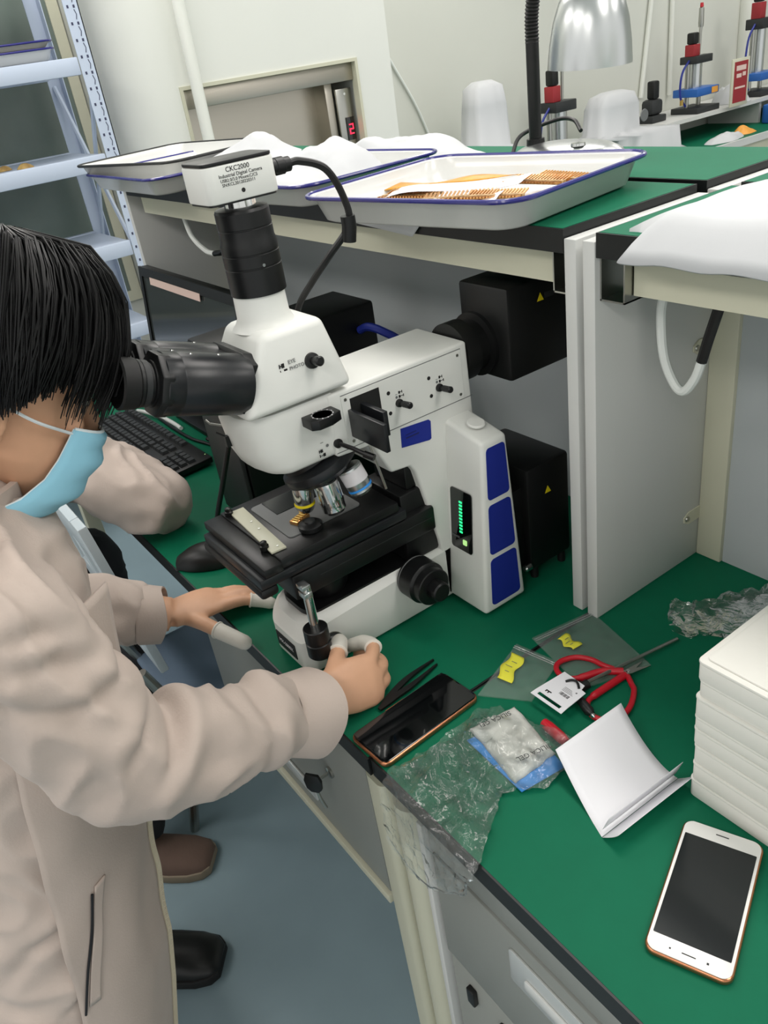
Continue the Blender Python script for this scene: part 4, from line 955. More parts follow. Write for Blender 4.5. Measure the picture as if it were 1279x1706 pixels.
# other trays on the shelf
tray('lower white enamel tray of the pair at the far left of the shelf', -1.065, .455, ZT + .0005, .42, .31, .034, 0)
tray('upper empty white enamel tray stacked crooked on the far left pair', -1.13, .475, ZT + .020, .40, .30, .034, 12, rim='black_edge')
tray('white enamel tray heaped with white bags in the middle of the shelf', -.540, .470, ZT + .0005, .40, .30, .034, 4)
# white plastic bags heaped in the tray
def heap(name, label, cat, cx, cy, z, rx, ry, h, seed, m, rot=0, peaks=()):
    bm = BM(); n1, n2 = 48, 26; V = []
    M = T(cx, cy, z) @ RZ(rot)
    for j in range(n2 + 1):
        row = []
        for i in range(n1):
            a = 2 * PI * i / n1; f = j / n2; rad = 1 + .22 * nz((math.cos(a) * 1.3, math.sin(a) * 1.3, seed), 1.0) + .07 * nz((math.cos(a) * 4, math.sin(a) * 4, seed), 1.3)
            x = math.cos(a) * f * rad * rx; y = math.sin(a) * f * rad * ry
            zz = h * (1 - f ** 2.2) * (.75 + .55 * nz((x, y, seed), 11)) + .14 * h * abs(nz((x, y, seed + 5), 34)) * (1 - f ** 3)
            for (qx, qy, qr, qh) in peaks: zz += qh * math.exp(-((x - qx) ** 2 + (y - qy) ** 2) / qr ** 2)
            row.append(bm.verts.new(M @ Vector((x, y, max(zz, .0005)))))
        V.append(row)
    for j in range(n2):
        for i in range(n1):
            k = (i + 1) % n1; bm.faces.new((V[j][i], V[j][k], V[j + 1][k], V[j + 1][i]))
    bmesh.ops.remove_doubles(bm, verts=bm.verts, dist=1e-6)
    return tag(obj(name, bm, m, sharp=180), label, cat)
heap('plastic_sheet', 'crumpled white plastic sheet heaped in the middle tray', 'plastic sheet', -.545, .475, ZT + .012, .17, .12, .060, 3, 'cloth_white', 5, ((.10, .03, .05, .020), (.03, .06, .04, .015)))
heap('plastic_sheet', 'white plastic sheet with a peak behind the microscope camera', 'plastic sheet', -.800, .500, ZT + .0395, .15, .105, .026, 9, 'cloth_white', 0, ((.02, .02, .045, .022), (.08, .01, .03, .024), (-.04, .0, .05, .012)))
heap('plastic_sheet', 'flat white wrapped bundle lying beside the lamp base', 'plastic sheet', -.62, .750, ZT + .0005, .22, .085, .048, 14, 'cloth_white', 0)
heap('tissue_scrap', 'white tissue hanging under the front edge of the large tray', 'tissue', -.215, .400, ZT + .0004, .05, .020, .004, 4, 'cloth_white', 0) if False else None
# white cloth over a tray on the right shelf
t = thing('cloth_cover', 'white cloth draped over a flat tray on the right shelf', 'cloth', (.50, .47, ZT))
bm = BM()
def cov(u, v):
    x = .228 + (.86 - .228) * u; y = .374 + (.60 - .374) * v; x += .018 * max(0, 1 - u * 12) * (abs(v - .5) * 2) ** 4
    e = min(u * 14, (1 - u) * 14, v * 7, (1 - v) * 7, 1); rr_ = math.sin(e * PI / 2)
    return Vector((x - (.010 * (1 - rr_) if u < .5 else -.01 * (1 - rr_)), y - .012 * (1 - rr_) * (1 if v < .5 else -1), ZT + .003 + .019 * rr_ + .004 * nz((x, y, 0), 14) * rr_ - (.026 * (1 - rr_) * (.85 + .35 * nz((x, 3, 0), 14)) if v < .16 else 0)))
sheet(bm, cov, 60, 36); thicken(obj('cloth', bm, 'cloth_white', t, 180), .003, -1)
bm = BM(); prism(bm, rrect(.30, .83, .395, .575, .02), ZT + .0005, ZT + .014, 'z', r=.003); obj('tray_under_cloth', bm, 'white_enamel', t)
# ---------------------------------------------------------------- desk lamp on the back shelf
lp = thing('desk_lamp', 'silver desk lamp with black gooseneck and bell-shaped aluminium shade', 'lamp', (-.25, .775, ZT))
bm = BM(); rings = []
for f, zz in ((1, 0), (1, .006), (.97, .010), (.80, .018), (.5, .023), (.05, .025)): rings.append([Vector((-.205 + .105 * f * math.cos(2 * PI * k / 40), .765 + .072 * f * math.sin(2 * PI * k / 40), ZT + .0006 + zz)) for k in range(40)])
loft(bm, rings); obj('base', bm, 'alu', lp)
lat('switch', [(.012, 0), (.011, .004), (.004, .005)], 'chrome', lp, T(-.16, .745, ZT + .0225), 18)
NX, NY = -.272, .765
lat('socket', [(.016, 0), (.015, .02)], 'black_plastic', lp, T(NX, NY, ZT + .010), 20)
tub('stem', [(NX, NY, ZT + .015), (NX + .001, NY, .70)], .0105, 'black_plastic', lp, seg=20)
gp = spline([(NX + .001, NY, .695), (NX + .003, NY, .735), (NX + .015, NY, .775), (NX + .045, NY, .812), (NX + .085, NY, .818), (NX + .112, NY, .795), (NX + .119, NY, .770)], 16)
bm = BM(); n = len(gp); fr = frames(gp); seglen = 0; rings = []
for i, (p, a, b, tt) in enumerate(fr):
    for r_ in ((.0112, .0094) if i % 2 == 0 else (.0094, .0112)):
        pass
    rr_ = .0114 if i % 2 == 0 else .0096
    rings.append([p + (a * math.cos(2 * PI * k / 18) + b * math.sin(2 * PI * k / 18)) * rr_ for k in range(18)])
loft(bm, rings); obj('gooseneck', bm, 'rubber', lp, 20)
SHM = T(NX + .119, NY, .655) @ RY(3)
bm = BM(); prof = [(.0625, .0), (.0622, .006), (.0600, .030), (.0550, .060), (.0470, .085), (.036, .102), (.020, .111), (.012, .113)]
lathe(bm, prof + [(.010, .112), (.018, .1095), (.034, .1005), (.0455, .084), (.0535, .060), (.0585, .030), (.0610, .006)], SHM, 56, cap=False)
obj('shade', bm, 'alu', lp, 40)
lat('shade_cap', [(.020, .109), (.020, .118), (.012, .126), (.011, .13)], 'chrome', lp, SHM, 28)
lat('bulb', [(.012, .10), (.014, .08), (.024, .055), (.026, .042), (.018, .028), (.004, .022)], 'white_enamel', lp, SHM, 24)
tag(tub('lamp_cord', [(-.315, .75, ZT + .006), (-.34, .80, ZT + .03), (-.31, .855, ZT + .045), (-.265, .85, ZT + .045), (-.235, .835, ZT + .03)], .0035, 'cable_black', smooth=8), 'black cord curling behind the lamp stem', 'cable')
# ---------------------------------------------------------------- far bench along the left wall
t = thing('work_bench', 'long green-topped bench with grey edge along the far wall', 'bench', (-2.3, 4.6, -.75))
boxo('bench_top', (-2.595, -2.00, 2.9, 6.9, -.03, 0), 'green_top', t); boxo('front_edge', (-1.999, -1.985, 2.9, 6.9, -.035, .001), 'panel_grey', t)
boxo('upper_shelf', (-2.595, -2.22, 3.70, 6.9, .115, .135), 'panel_grey', t)
for y in (2.95, 4.2, 5.4, 6.8): boxo('leg', (-2.06, -2.02, y, y + .04, -.75, -.03), 'cream_steel', t)
for y in (3.72, 4.6, 5.8): boxo('shelf_support', (-2.58, -2.24, y, y + .02, 0, .115), 'panel_grey', t)
boxo('apron', (-2.03, -2.0, 2.95, 6.84, -.13, -.036), 'cream_steel', t)
def press(label, y, z, h, sign=False, x=-2.34, arm=True):
    t = thing('pneumatic_press', label, 'press', (x, y, z), 'presses along the wall bench')
    boxo('foot', (x - .09, x + .09, y - .10, y + .10, z, z + .03), 'dark_grey_plastic', t, r=.004)
    for yy in (-.055, .055): tub('column', [(x - .02, y + yy, z + .03), (x - .02, y + yy, z + .26 * h)], .013, 'steel', t, 12)
    boxo('ram_plate', (x - .08, x + .08, y - .10, y + .10, z + .085, z + .125), 'blue_machine', t, r=.004)
    boxo('data_label', (x + .081, x + .083, y + .03, y + .085, z + .09, z + .12), 'orange_plastic', t)
    lat('air_cylinder', [(.034, 0), (.034, .17 * h), (.022, .172 * h)], 'alu', t, T(x - .02, y + .015, z + .125), 24)
    boxo('head_block', (x - .06, x + .05, y - .075, y + .07, z + .26 * h, z + .30 * h), 'dark_grey_plastic', t, r=.004)
    boxo('valve', (x - .03, x + .03, y - .075, y - .02, z + .30 * h, z + .36 * h), 'red_sign', t, r=.004)
    boxo('regulator', (x - .025, x + .025, y - .070, y - .025, z + .361 * h, z + .42 * h), 'black_plastic', t, r=.008)
    if arm:
        tub('piston_rod', [(x - .02, y + .04, z + .30 * h), (x - .02, y + .045, z + .44 * h)], .008, 'steel', t, 12)
        lat('rod_cap', [(.013, 0), (.015, .02), (.013, .09), (.006, .095)], 'steel', t, T(x - .02, y + .045, z + .44 * h), 16)
        lat('red_tip', [(.010, 0), (.008, .02)], 'red_plastic', t, T(x - .02, y + .045, z + .44 * h + .095), 12)
    tub('air_hose', [(x, y - .06, z + .29 * h), (x, y - .13, z + .22 * h), (x, y - .14, z + .10), (x, y - .09, z + .04)], .006, 'cable_blue', t, 8, 6)
    lat('fitting', [(.010, 0), (.010, .03)], 'brass', t, T(x, y - .125, z + .05), 10)
    return t
press('black and steel pneumatic press standing beside the first white-covered machine', 3.02, .0, 1.18)
press('steel pneumatic press with a red-tipped rod behind the red sign', 4.12, .1355, .95)
press('farthest pneumatic press at the picture edge with a blue plate', 4.72, .1355, 1.35, arm=False)
t = thing('microscope_stand', 'small dark grey instrument stand on the wall bench below the conduit', 'instrument', (-2.38, 3.78, .136))
boxo('stand_foot', (-2.44, -2.32, 3.72, 3.84, .1355, .17), 'dark_grey_plastic', t, r=.006); boxo('stand_body', (-2.42, -2.34, 3.74, 3.84, .17, .25), 'dark_grey_plastic', t, r=.02); boxo('stand_post', (-2.40, -2.35, 3.765, 3.815, .25, .34), 'black_plastic', t, r=.01)
t = thing('red_sign', 'small red notice with white print in a pale frame by the presses', 'sign', (-2.18, 4.32, .16))
boxo('frame', (-2.19, -2.18, 4.215, 4.375, .1358, .375), 'cream_steel', t, r=.002); pn = boxo('red_panel', (-2.1799, -2.1785, 4.233, 4.357, .155, .360), 'red_sign', t)
for z0, z1, y0, y1 in ((.315, .340, 4.25, 4.34), (.280, .300, 4.255, 4.30), (.285, .305, 4.31, 4.34), (.225, .235, 4.245, 4.34)): boxo('print_line', (-2.1784, -2.178, y0, y1, z0, z1), 'pink_paper', pn)
# machines under white cloth
def covered(label, y, z, w, h, seed, x=-2.28, depth=.22, lean=0):
    t = thing('covered_machine', label, 'machine', (x, y, z), 'machines under white cloth')
    bm = BM(); rings = []
    prof = [(1.15, 0), (1.05, .05), (.98, .35), (.80, .42), (.62, .46), (.58, .80), (.50, .95), (.25, 1.0), (.02, 1.0)]
    for s, hh in prof:
        ring = []
        for k in range(36):
            a = 2 * PI * k / 36; sq = 1 / max(abs(math.cos(a)), abs(math.sin(a))) ** .6
            f = 1 + .10 * nz((math.cos(a) * 2, math.sin(a) * 2, seed + hh * 3), 1.3) + .05 * math.sin(a * 7 + seed) * (1 - hh)
            off = -lean * w * (.30 if hh > .4 else 0)
            ring.append(Vector((x + math.cos(a) * depth * s * sq * f * .6, y + off + math.sin(a) * w / 2 * s * sq * f * .85, z + .004 + hh * h)))
        rings.append(ring)
    loft(bm, rings); obj('cloth', bm, 'cloth_white', t, 180)
    boxo('machine_base', (x - depth * .4, x + depth * .4, y - w * .35, y + w * .35, z, z + .003), 'dark_grey_plastic', t)
    return t
covered('machine under a white cloth with a grey window, right of the lamp', 3.52, .0, .62, .345, 2, lean=1)
covered('machine under a white cloth left of the lamp stem', 2.46, .0, .40, .51, 7, lean=0)
lat('lens_hole', [(.03, 0), (.028, .004)], 'print_grey', bpy.data.objects['covered_machine'], T(-2.125, 3.40, .225) @ RY(90), 16)
t = thing('side_table', 'low table under the covered machine left of the lamp', 'table', (-2.35, 2.46, -.75)); boxo('table_top', (-2.595, -2.05, 2.15, 2.80, -.03, -.0005), 'green_top', t)
for x, y in ((-2.57, 2.18), (-2.57, 2.74), (-2.10, 2.18), (-2.10, 2.74)): boxo('leg', (x, x + .03, y, y + .03, -.75, -.03), 'cream_steel', t)
t = tag(obj('blue_bin', (lambda b: prism(b, rrect(-2.20, -2.01, 4.55, 5.1, .03), .001, .10, 'z', r=.01))(BM()), 'blue_machine'), 'dark blue bin standing on the far wall bench', 'bin')
heap('cloth_heap', 'white cloth lying on the wall bench shelf past the sign', 'cloth', -2.33, 4.45, .1358, .11, .10, .12, 21, 'cloth_white')
heap('cloth_heap', 'white cloth scrap on the wall bench below the presses', 'cloth', -2.08, 4.02, .0005, .07, .14, .05, 25, 'cloth_white')
heap('orange_bag', 'orange scrap lying on the wall bench beside the white cloth', 'bag', -2.10, 4.25, .0005, .05, .08, .05, 28, 'orange_plastic')
# things on the rack
tray('lower enamel tray of the pair on the top rack shelf', -2.25, .42, .7695 + .0495, .36, .30, .032, 0)
tray('upper enamel tray of the pair on the top rack shelf', -2.25, .42, .7695 + .0500 + .034, .36, .30, .018, 0)
heap('paper_heap', 'white paper heaped in the top rack tray', 'paper', -2.27, .33, .7695 + .088, .10, .12, .03, 31, 'cloth_white')
for k in range(7):
    heap('brass_part', ('leftmost', 'second', 'third', 'fourth', 'fifth', 'sixth', 'rightmost')[k] + ' of the brass-coloured parts on the middle rack shelf', 'part', -2.13 - .06 * (k % 2), .05 + k * .055, .4945 + .0465, .024, .026, .020, 40 + k, 'parts_brown')['group'] = 'brass parts on the rack'
# tissue under the big tray, hole plug on the back panel
bm = BM(); sheet(bm, lambda u, v: Vector((-.27 + .16 * u, .383 - .018 * v * (1 - u) - .001, ZT - .002 - .030 * v * (.4 + .6 * u) * (1 if u < .97 else .3))), 8, 4)
tag(thicken(obj('tissue_corner', bm, 'cloth_white'), .0006), 'white tissue corner hanging below the large enamel tray', 'tissue')
lat('cable_hole', [(.008, 0), (.008, .0008)], 'rubber', HA, T(-.015, .6105, .19) @ RX(90), 16)
# ================================================================ people
def ell_tube(bm, pts, rad, up=(0, 0, 1), seg=20, cap=True):
    """tube with elliptical sections: rad = [(r along up, r across)]"""
    pts = [Vector(p) for p in pts]; rings = []; up = Vector(up)
    for i, p in enumerate(pts):
        t = (pts[min(i + 1, len(pts) - 1)] - pts[max(i - 1, 0)]).normalized(); a = (up - t * up.dot(t)).normalized(); b = t.cross(a)
        ra, rb = rad[i] if isinstance(rad[i], tuple) else (rad[i], rad[i])
        rings.append([p + a * ra * math.cos(2 * PI * k / seg) + b * rb * math.sin(2 * PI * k / seg) for k in range(seg)])
    loft(bm, rings, cap)
def ball(bm, c, r, M=None, seg=20):
    c = Vector(c); r = (r, r, r) if not isinstance(r, tuple) else r; rings = []
    for j in range(1, 12):
        a = PI * j / 12; rings.append([(M @ Vector((r[0] * math.sin(a) * math.cos(2 * PI * k / seg), r[1] * math.sin(a) * math.sin(2 * PI * k / seg), -r[2] * math.cos(a))) if M else c + Vector((r[0] * math.sin(a) * math.cos(2 * PI * k / seg), r[1] * math.sin(a) * math.sin(2 * PI * k / seg), -r[2] * math.cos(a)))) for k in range(seg)])
    loft(bm, rings)
def interp(pts, rad, n=5):
    P = spline([tuple(p) for p in pts], n); R_ = spline([(r, 0, 0) for r in rad], n); return P, [max(.002, v.x) for v in R_]
def fused(name, bm, voxel, its, m, parent, disp=None, factor=.5, sharp=180):
    """several closed shapes fused into one continuous surface"""
    bmesh.ops.recalc_face_normals(bm, faces=bm.faces)
    me = bpy.data.meshes.new(name); bm.to_mesh(me); bm.free(); o = bpy.data.objects.new('fusing', me); COL.objects.link(o)
    r_ = o.modifiers.new('fuse', 'REMESH'); r_.mode = 'VOXEL'; r_.voxel_size = voxel; r_.adaptivity = 0
    s_ = o.modifiers.new('smooth', 'SMOOTH'); s_.iterations = its; s_.factor = factor
    dg = bpy.context.evaluated_depsgraph_get(); dg.update(); me2 = bpy.data.meshes.new_from_object(o.evaluated_get(dg))
    bpy.data.objects.remove(o); bpy.data.meshes.remove(me)
    b2 = BM(); b2.from_mesh(me2); bpy.data.meshes.remove(me2)
    if disp:
        b2.normal_update(); mv = [(v, v.normal.copy() * disp(v.co)) for v in b2.verts]
        for v, d in mv: v.co += d
    return obj(name, b2, m, parent, sharp)
def finger(bm, pts, r0, r1):
    P, R_ = interp(pts, [r0 + (r1 - r0) * i / (len(pts) - 1) for i in range(len(pts))], 5)
    d = (P[-1] - P[-2]).normalized(); P += [P[-1] + d * r1 * .6, P[-1] + d * r1 * .9]; R_ += [r1 * .75, r1 * .3]
    tube(bm, P, R_, 14)
def cot(pts, r0, r1, parent, frac=.42):
    P, R_ = interp(pts, [r0 + (r1 - r0) * i / (len(pts) - 1) for i in range(len(pts))], 8)
    n = len(P); k = int(n * (1 - frac)); P = P[k:]; R_ = [r + .0016 for r in R_[k:]]; d = (P[-1] - P[-2]).normalized(); r1 += .0016
    P += [P[-1] + d * r1 * .6, P[-1] + d * r1 * .85, P[-1] + d * r1 * 1.0]; R_ += [r1 * .80, r1 * .5, r1 * .1]
    bm = BM(); tube(bm, P, R_, 18); o = obj('finger_cot', bm, 'latex_white', parent, 60)
    bm = BM(); a, b = P[0], P[1]; M = aim(a, b); r_ = R_[0]
    lathe(bm, [(r_ - .0004, -.0015), (r_ + .0009, -.0012), (r_ + .0012, 0), (r_ + .0009, .0012), (r_ - .0004, .0015)], M, 20); obj('rolled_rim', bm, 'latex_white', o, 60)
def head_frame(Hc, tilt, yaw=0):
    t, y = math.radians(tilt), math.radians(yaw)
    f = Vector((math.sin(y) * math.cos(t), math.cos(y) * math.cos(t), -math.sin(t))); r = Vector((math.cos(y), -math.sin(y), 0)); u = r.cross(f)
    return Matrix(((r.x, f.x, u.x, Hc[0]), (r.y, f.y, u.y, Hc[1]), (r.z, f.z, u.z, Hc[2]), (0, 0, 0, 1)))   # local x right, y forward, z up
HEAD = [(-.122, .014, .088, .050), (-.114, .032, .097, .025), (-.095, .047, .100, -.005), (-.070, .059, .099, -.045), (-.040, .066, .096, -.078), (-.010, .071, .093, -.093), (.020, .074, .096, -.101), (.055, .073, .093, -.102), (.085, .065, .078, -.090), (.108, .047, .050, -.066), (.121, .020, .012, -.032)]
def add_head(bm, HM):
    rings = []
    for c, hw, fb, bb in HEAD:
        ring = []
        for k in range(32):
            a = 2 * PI * k / 32; s = math.sin(a); cy = (fb + bb) / 2; ry = (fb - bb) / 2
            ring.append(HM @ Vector((hw * math.copysign(abs(math.cos(a)) ** .85, math.cos(a)), cy + ry * s, c)))
        rings.append(ring)
    loft(bm, rings)
    ell_tube(bm, [HM @ Vector(p) for p in ((0, .090, .012), (0, .098, -.008), (0, .108, -.028), (0, .110, -.038), (0, .100, -.046))], [.006, .008, .011, .0135, .008], up=HM.to_3x3() @ Vector((0, 1, 0)), seg=14)
    for s in (-1, 1):
        ball(bm, (0, 0, 0), (.011, .009, .007), HM @ T(s * .010, .098, -.040))
        ball(bm, (0, 0, 0), (.022, .010, .008), HM @ T(s * .030, .091, .018))      # brow
        ball(bm, (0, 0, 0), (.0150, .0122, .0105), HM @ T(s * .031, .0815, .0065)); ball(bm, (0, 0, 0), (.0150, .0110, .0070), HM @ T(s * .031, .0810, -.0120))   # lids
        ball(bm, (0, 0, 0), (.018, .012, .014), HM @ T(s * .036, .078, -.030))     # cheek
        ball(bm, (0, 0, 0), (.0065, .019, .031), HM @ T(s * .0755, -.012, -.020) @ RX(12) @ RZ(s * -18))   # ear
        ball(bm, (0, 0, 0), (.007, .009, .010), HM @ T(s * .0735, -.003, -.046))
    ball(bm, (0, 0, 0), (.020, .008, .005), HM @ T(0, .099, -.066)); ball(bm, (0, 0, 0), (.018, .008, .005), HM @ T(0, .098, -.076))
def add_eyes(parent, HM):
    for s in (-1, 1):
        bm = BM(); ball(bm, (0, 0, 0), .0118, HM @ T(s * .031, .0805, -.002)); e = obj('eye', bm, 'eye_white', parent, 180)
        bm = BM(); ball(bm, (0, 0, 0), (.0055, .002, .0055), HM @ T(s * .031, .0915, -.004)); obj('iris', bm, 'iris_brown', e, 180)
RIM = [(0, .012), (.5, .014), (.85, .022), (1.15, .020), (1.4, .004), (1.6, -.012), (1.85, -.030), (2.1, -.075), (3.2, -.095)]
def hair(parent, HM, seed, locks=3600, fringe=True):
    rnd = random.Random(seed)
    def surf(phi, c, off):            # phi 0 = front; c = height; point on the skull pushed out
        cc = max(-.12, min(.121, c)); hw = fb = bb = 0
        for (c0, h0, f0, b0), (c1, h1, f1, b1) in zip(HEAD, HEAD[1:]):
            if c0 <= cc <= c1:
                g = (cc - c0) / (c1 - c0); hw, fb, bb = h0 + (h1 - h0) * g, f0 + (f1 - f0) * g, b0 + (b1 - b0) * g; break
        if cc < -.02: hw, bb = max(hw, .068), min(bb, -.085)
        cy, ry = (fb + bb) / 2, (fb - bb) / 2; f = 1 if c < .1 else 1
        return Vector(((hw + off) * math.sin(phi), cy + (ry + off) * math.cos(phi), c + (off * max(0, (c - .05) / .07))))
    def rim(phi):
        a = abs(math.atan2(math.sin(phi), math.cos(phi)))
        for (a0, h0), (a1, h1) in zip(RIM, RIM[1:]):
            if a0 <= a <= a1: return h0 + (h1 - h0) * (a - a0) / (a1 - a0)
        return RIM[-1][1]
    bm = BM(); NP_, NC = 48, 16; V = []
    for j in range(NC + 1):
        row = []
        for i in range(NP_):
            phi = 2 * PI * i / NP_; lo = rim(phi); c = lo + (.121 - lo) * (j / NC) ** .8
            o = .017 + .005 * max(0, math.cos(phi)) ** 2 + .004 * nz((phi * 2, c * 10, seed), 1.0) - (.008 if j == 0 else 0)
            p = surf(phi, c, o); row.append(HM @ p)
        V.append(row)
    inner = [[HM @ surf(2 * PI * i / NP_, rim(2 * PI * i / NP_) + .002, .001) for i in range(NP_)]]
    loft(bm, inner + V)
    for k in range(locks):
        phi = rnd.uniform(-PI, PI); sw = rnd.uniform(-.16, .16) + .10 * math.sin(phi * 3 + seed); off = rnd.uniform(.0155, .0225) + rnd.random() ** 6 * .012 + .006 * max(0, math.cos(phi)) ** 2; end = rim(phi + sw) - (rnd.uniform(-.012, .012) if abs(phi + sw) > 1.1 else rnd.uniform(-.010, .050) * rnd.random() ** 1.5)
        pts = []
        for s in range(9):
            g = s / 8; c = .124 - (.124 - end) * g ** 1.15; pts.append(HM @ (surf(phi + sw * g, c, off * (1 - .12 * g) + .004 * math.sin(g * 3)) if g > 0 else surf(phi, .1205, off * .9) * .35 + Vector((0, -.008, .0925))))
        w_ = rnd.uniform(.00045, .0010); tube(bm, pts, [w_ * (.4 + 1.2 * math.sin(PI * min(.93, .15 + s / 10))) for s in range(9)], 5)
    return obj('hair', bm, 'hair', parent, 60)
def folds(scale=1.0, amp=.006, seed=0):
    def f(p):
        q = Vector((p.x * 9 + 2.0 * nz((p.x, p.y, p.z + seed), 7), p.y * 16 + 1.6 * nz((p.y, p.z, p.x + seed), 6), p.z * 12))
        r1 = 1 - abs(noise.noise(q * scale + Vector((seed, 0, 0)))) * 2.4; r2 = noise.noise(Vector(p) * 38 * scale)
        return amp * max(-.4, r1) * 1.1 + amp * .22 * r2 - amp * .3
    return f
# ---------------------------------------------------------------- the person at the microscope
P1 = thing('person', 'person in beige work jacket and blue face mask leaning into the eyepieces', 'person', (-.12, -.34, -.75))
HM1 = head_frame((-.080, -.200, .500), 30, 0)
bm = BM(); add_head(bm, HM1)
NB = Vector((-.075, -.300, .372))
ell_tube(bm, [HM1 @ Vector((0, -.030, -.020)), HM1 @ Vector((0, -.040, -.075)), NB + Vector((0, .012, .03)), NB + Vector((0, 0, -.04))], [(.055, .052), (.056, .050), (.056, .054), (.065, .075)], up=(0, 1, .3))
ell_tube(bm, [(-.075, -.300, .335), (-.075, -.302, .27), (-.078, -.320, .12), (-.08, -.342, -.02), (-.08, -.375, -.14)], [(.060, .11), (.075, .125), (.072, .115), (.072, .110), (.075, .115)], up=(0, 1, 0), seg=28)
SR, ER, WR = (.080, -.300, .325), (.110, -.238, .135), (.086, -.012, .045)
SL, EL, WL = (-.230, -.290, .325), (-.318, -.235, .105), (-.242, -.070, .034)
for S_, E_, W_2 in ((SR, ER, WR), (SL, EL, WL)):
    P, R_ = interp([S_, Vector(S_).lerp(Vector(E_), .5), E_, Vector(E_).lerp(Vector(W_2), .5), W_2], [.046, .042, .036, .034, .026], 6); tube(bm, P, R_, 18)
# right hand on the dial
up_r = Vector((.35, -.25, -.9))
ell_tube(bm, [WR, (.088, .012, .043), (.090, .040, .038), (.092, .066, .033), (.092, .078, .031)], [(.027, .020), (.031, .018), (.036, .017), (.035, .015), (.030, .011)], up=(.42, -.45, -.8), seg=22)
RT = [(.084, .010, .052), (.068, .032, .060), (.046, .052, .061), (.026, .0665, .056)]
RI = [(.084, .074, .052), (.064, .094, .052), (.038, .096, .044), (.022, .086, .036)]
RM = [(.092, .076, .036), (.074, .097, .030), (.046, .099, .024), (.028, .088, .020)]
RR = [(.098, .070, .022), (.086, .090, .015), (.060, .093, .012), (.044, .084, .0105)]
RL = [(.100, .058, .012), (.094, .074, .010), (.074, .080, .0095), (.060, .072, .009)]
finger(bm, RT, .0125, .0095)
for F_ in (RI, RM, RR): finger(bm, F_, .0100, .0080)
finger(bm, RL, .0088, .0070)
# left hand flat on the desk
ell_tube(bm, [WL, (-.240, -.048, .032), (-.238, -.022, .030), (-.238, .000, .027), (-.238, .010, .025)], [(.018, .028), (.016, .034), (.0145, .038), (.012, .037), (.009, .030)], up=(0, 0, 1), seg=22)
LT = [(-.222, -.052, .030), (-.192, -.040, .027), (-.160, -.026, .020), (-.124, -.010, .0125)]
LI = [(-.214, -.002, .026), (-.204, .030, .025), (-.194, .052, .017), (-.185, .067, .0095)]
LM = [(-.230, .002, .026), (-.222, .038, .025), (-.214, .062, .016), (-.207, .078, .0095)]
LR = [(-.248, -.002, .025), (-.243, .031, .023), (-.237, .053, .014), (-.232, .067, .009)]
LL = [(-.264, -.014, .022), (-.264, .012, .019), (-.260, .030, .0115), (-.256, .042, .008)]
finger(bm, LT, .0125, .0095)
for F_ in (LI, LM, LR): finger(bm, F_, .0098, .0078)
finger(bm, LL, .0086, .0068)
HIPS = {1: (-.035, -.388, -.14), -1: (-.130, -.388, -.14)}
KN = {1: (-.155, -.375, -.42), -1: (-.245, -.415, -.42)}; AN = {1: (-.335, -.315, -.665), -1: (-.40, -.46, -.665)}
for s in (1, -1):
    P, R_ = interp([HIPS[s], Vector(HIPS[s]).lerp(Vector(KN[s]), .5), KN[s], Vector(KN[s]).lerp(Vector(AN[s]), .45), AN[s]], [.062, .058, .050, .046, .034], 5); tube(bm, P, R_, 18)
body1 = fused('body', bm, .0036, 3, 'skin', P1, factor=.45)
add_eyes(P1, HM1)
hair(P1, HM1, 5)
cot(RT, .0125, .0095, P1, .40); cot(RI, .0100, .0080, P1, .66); cot(LT, .0125, .0095, P1, .42); cot(LI, .0098, .0078, P1, .52)
# mask
bm = BM(); rows = [(-.034, .1165, .040, .074), (-.046, .123, .042, .070), (-.064, .122, .044, .064), (-.084, .1155, .046, .054), (-.104, .106, .050, .034), (-.121, .090, .053, .004), (-.129, .068, .050, -.014)]
def mk(u, v, off=0):
    f = v * (len(rows) - 1); i = min(int(f), len(rows) - 2); g = f - i; c, b, hw, sb_ = [a * (1 - g) + e * g for a, e in zip(rows[i], rows[i + 1])]
    a = (u - .5) * 2; s_ = abs(a); x = (hw + .016) * math.copysign(math.sin(s_ * PI / 2) ** .9, a)
    y = sb_ + (b - sb_) * math.cos(s_ * PI / 2) ** .75 + off + .0021 * math.asin(math.sin(v * 22)) * (1 - s_ ** 4)
    return HM1 @ Vector((x, y, c - .010 * s_ * v + .004 * s_))
sheet(bm, mk, 28, 30); mo = thicken(obj('face_mask', bm, 'mask_blue', P1, 180), .0016, 1)
bm = BM(); tube(bm, [mk(i / 28, .0, .0012) for i in range(29)], .0019, 8); obj('mask_binding', bm, 'mask_white', mo)
for e in (0, 1):
    bm = BM(); tube(bm, [mk(e, j / 20, .0010) for j in range(21)], .0016, 6); obj('mask_binding', bm, 'mask_white', mo)
    sx = 1 if e else -1
    for v, earz in ((.06, .004), (.94, -.042)):
        q = mk(e, v, .001); tub('ear_loop', [q, HM1 @ Vector((sx * .0750, .030, (-.024 if v < .5 else -.105)) if v < .5 else (sx * .0735, -.014, -.104)), HM1 @ Vector((sx * .0800, -.004, -.010) if v < .5 else (sx * .0775, -.022, -.070)), HM1 @ Vector((sx * .0785, -.030, earz if v < .5 else -.034))], .0017, 'mask_white', mo, 6, 6)
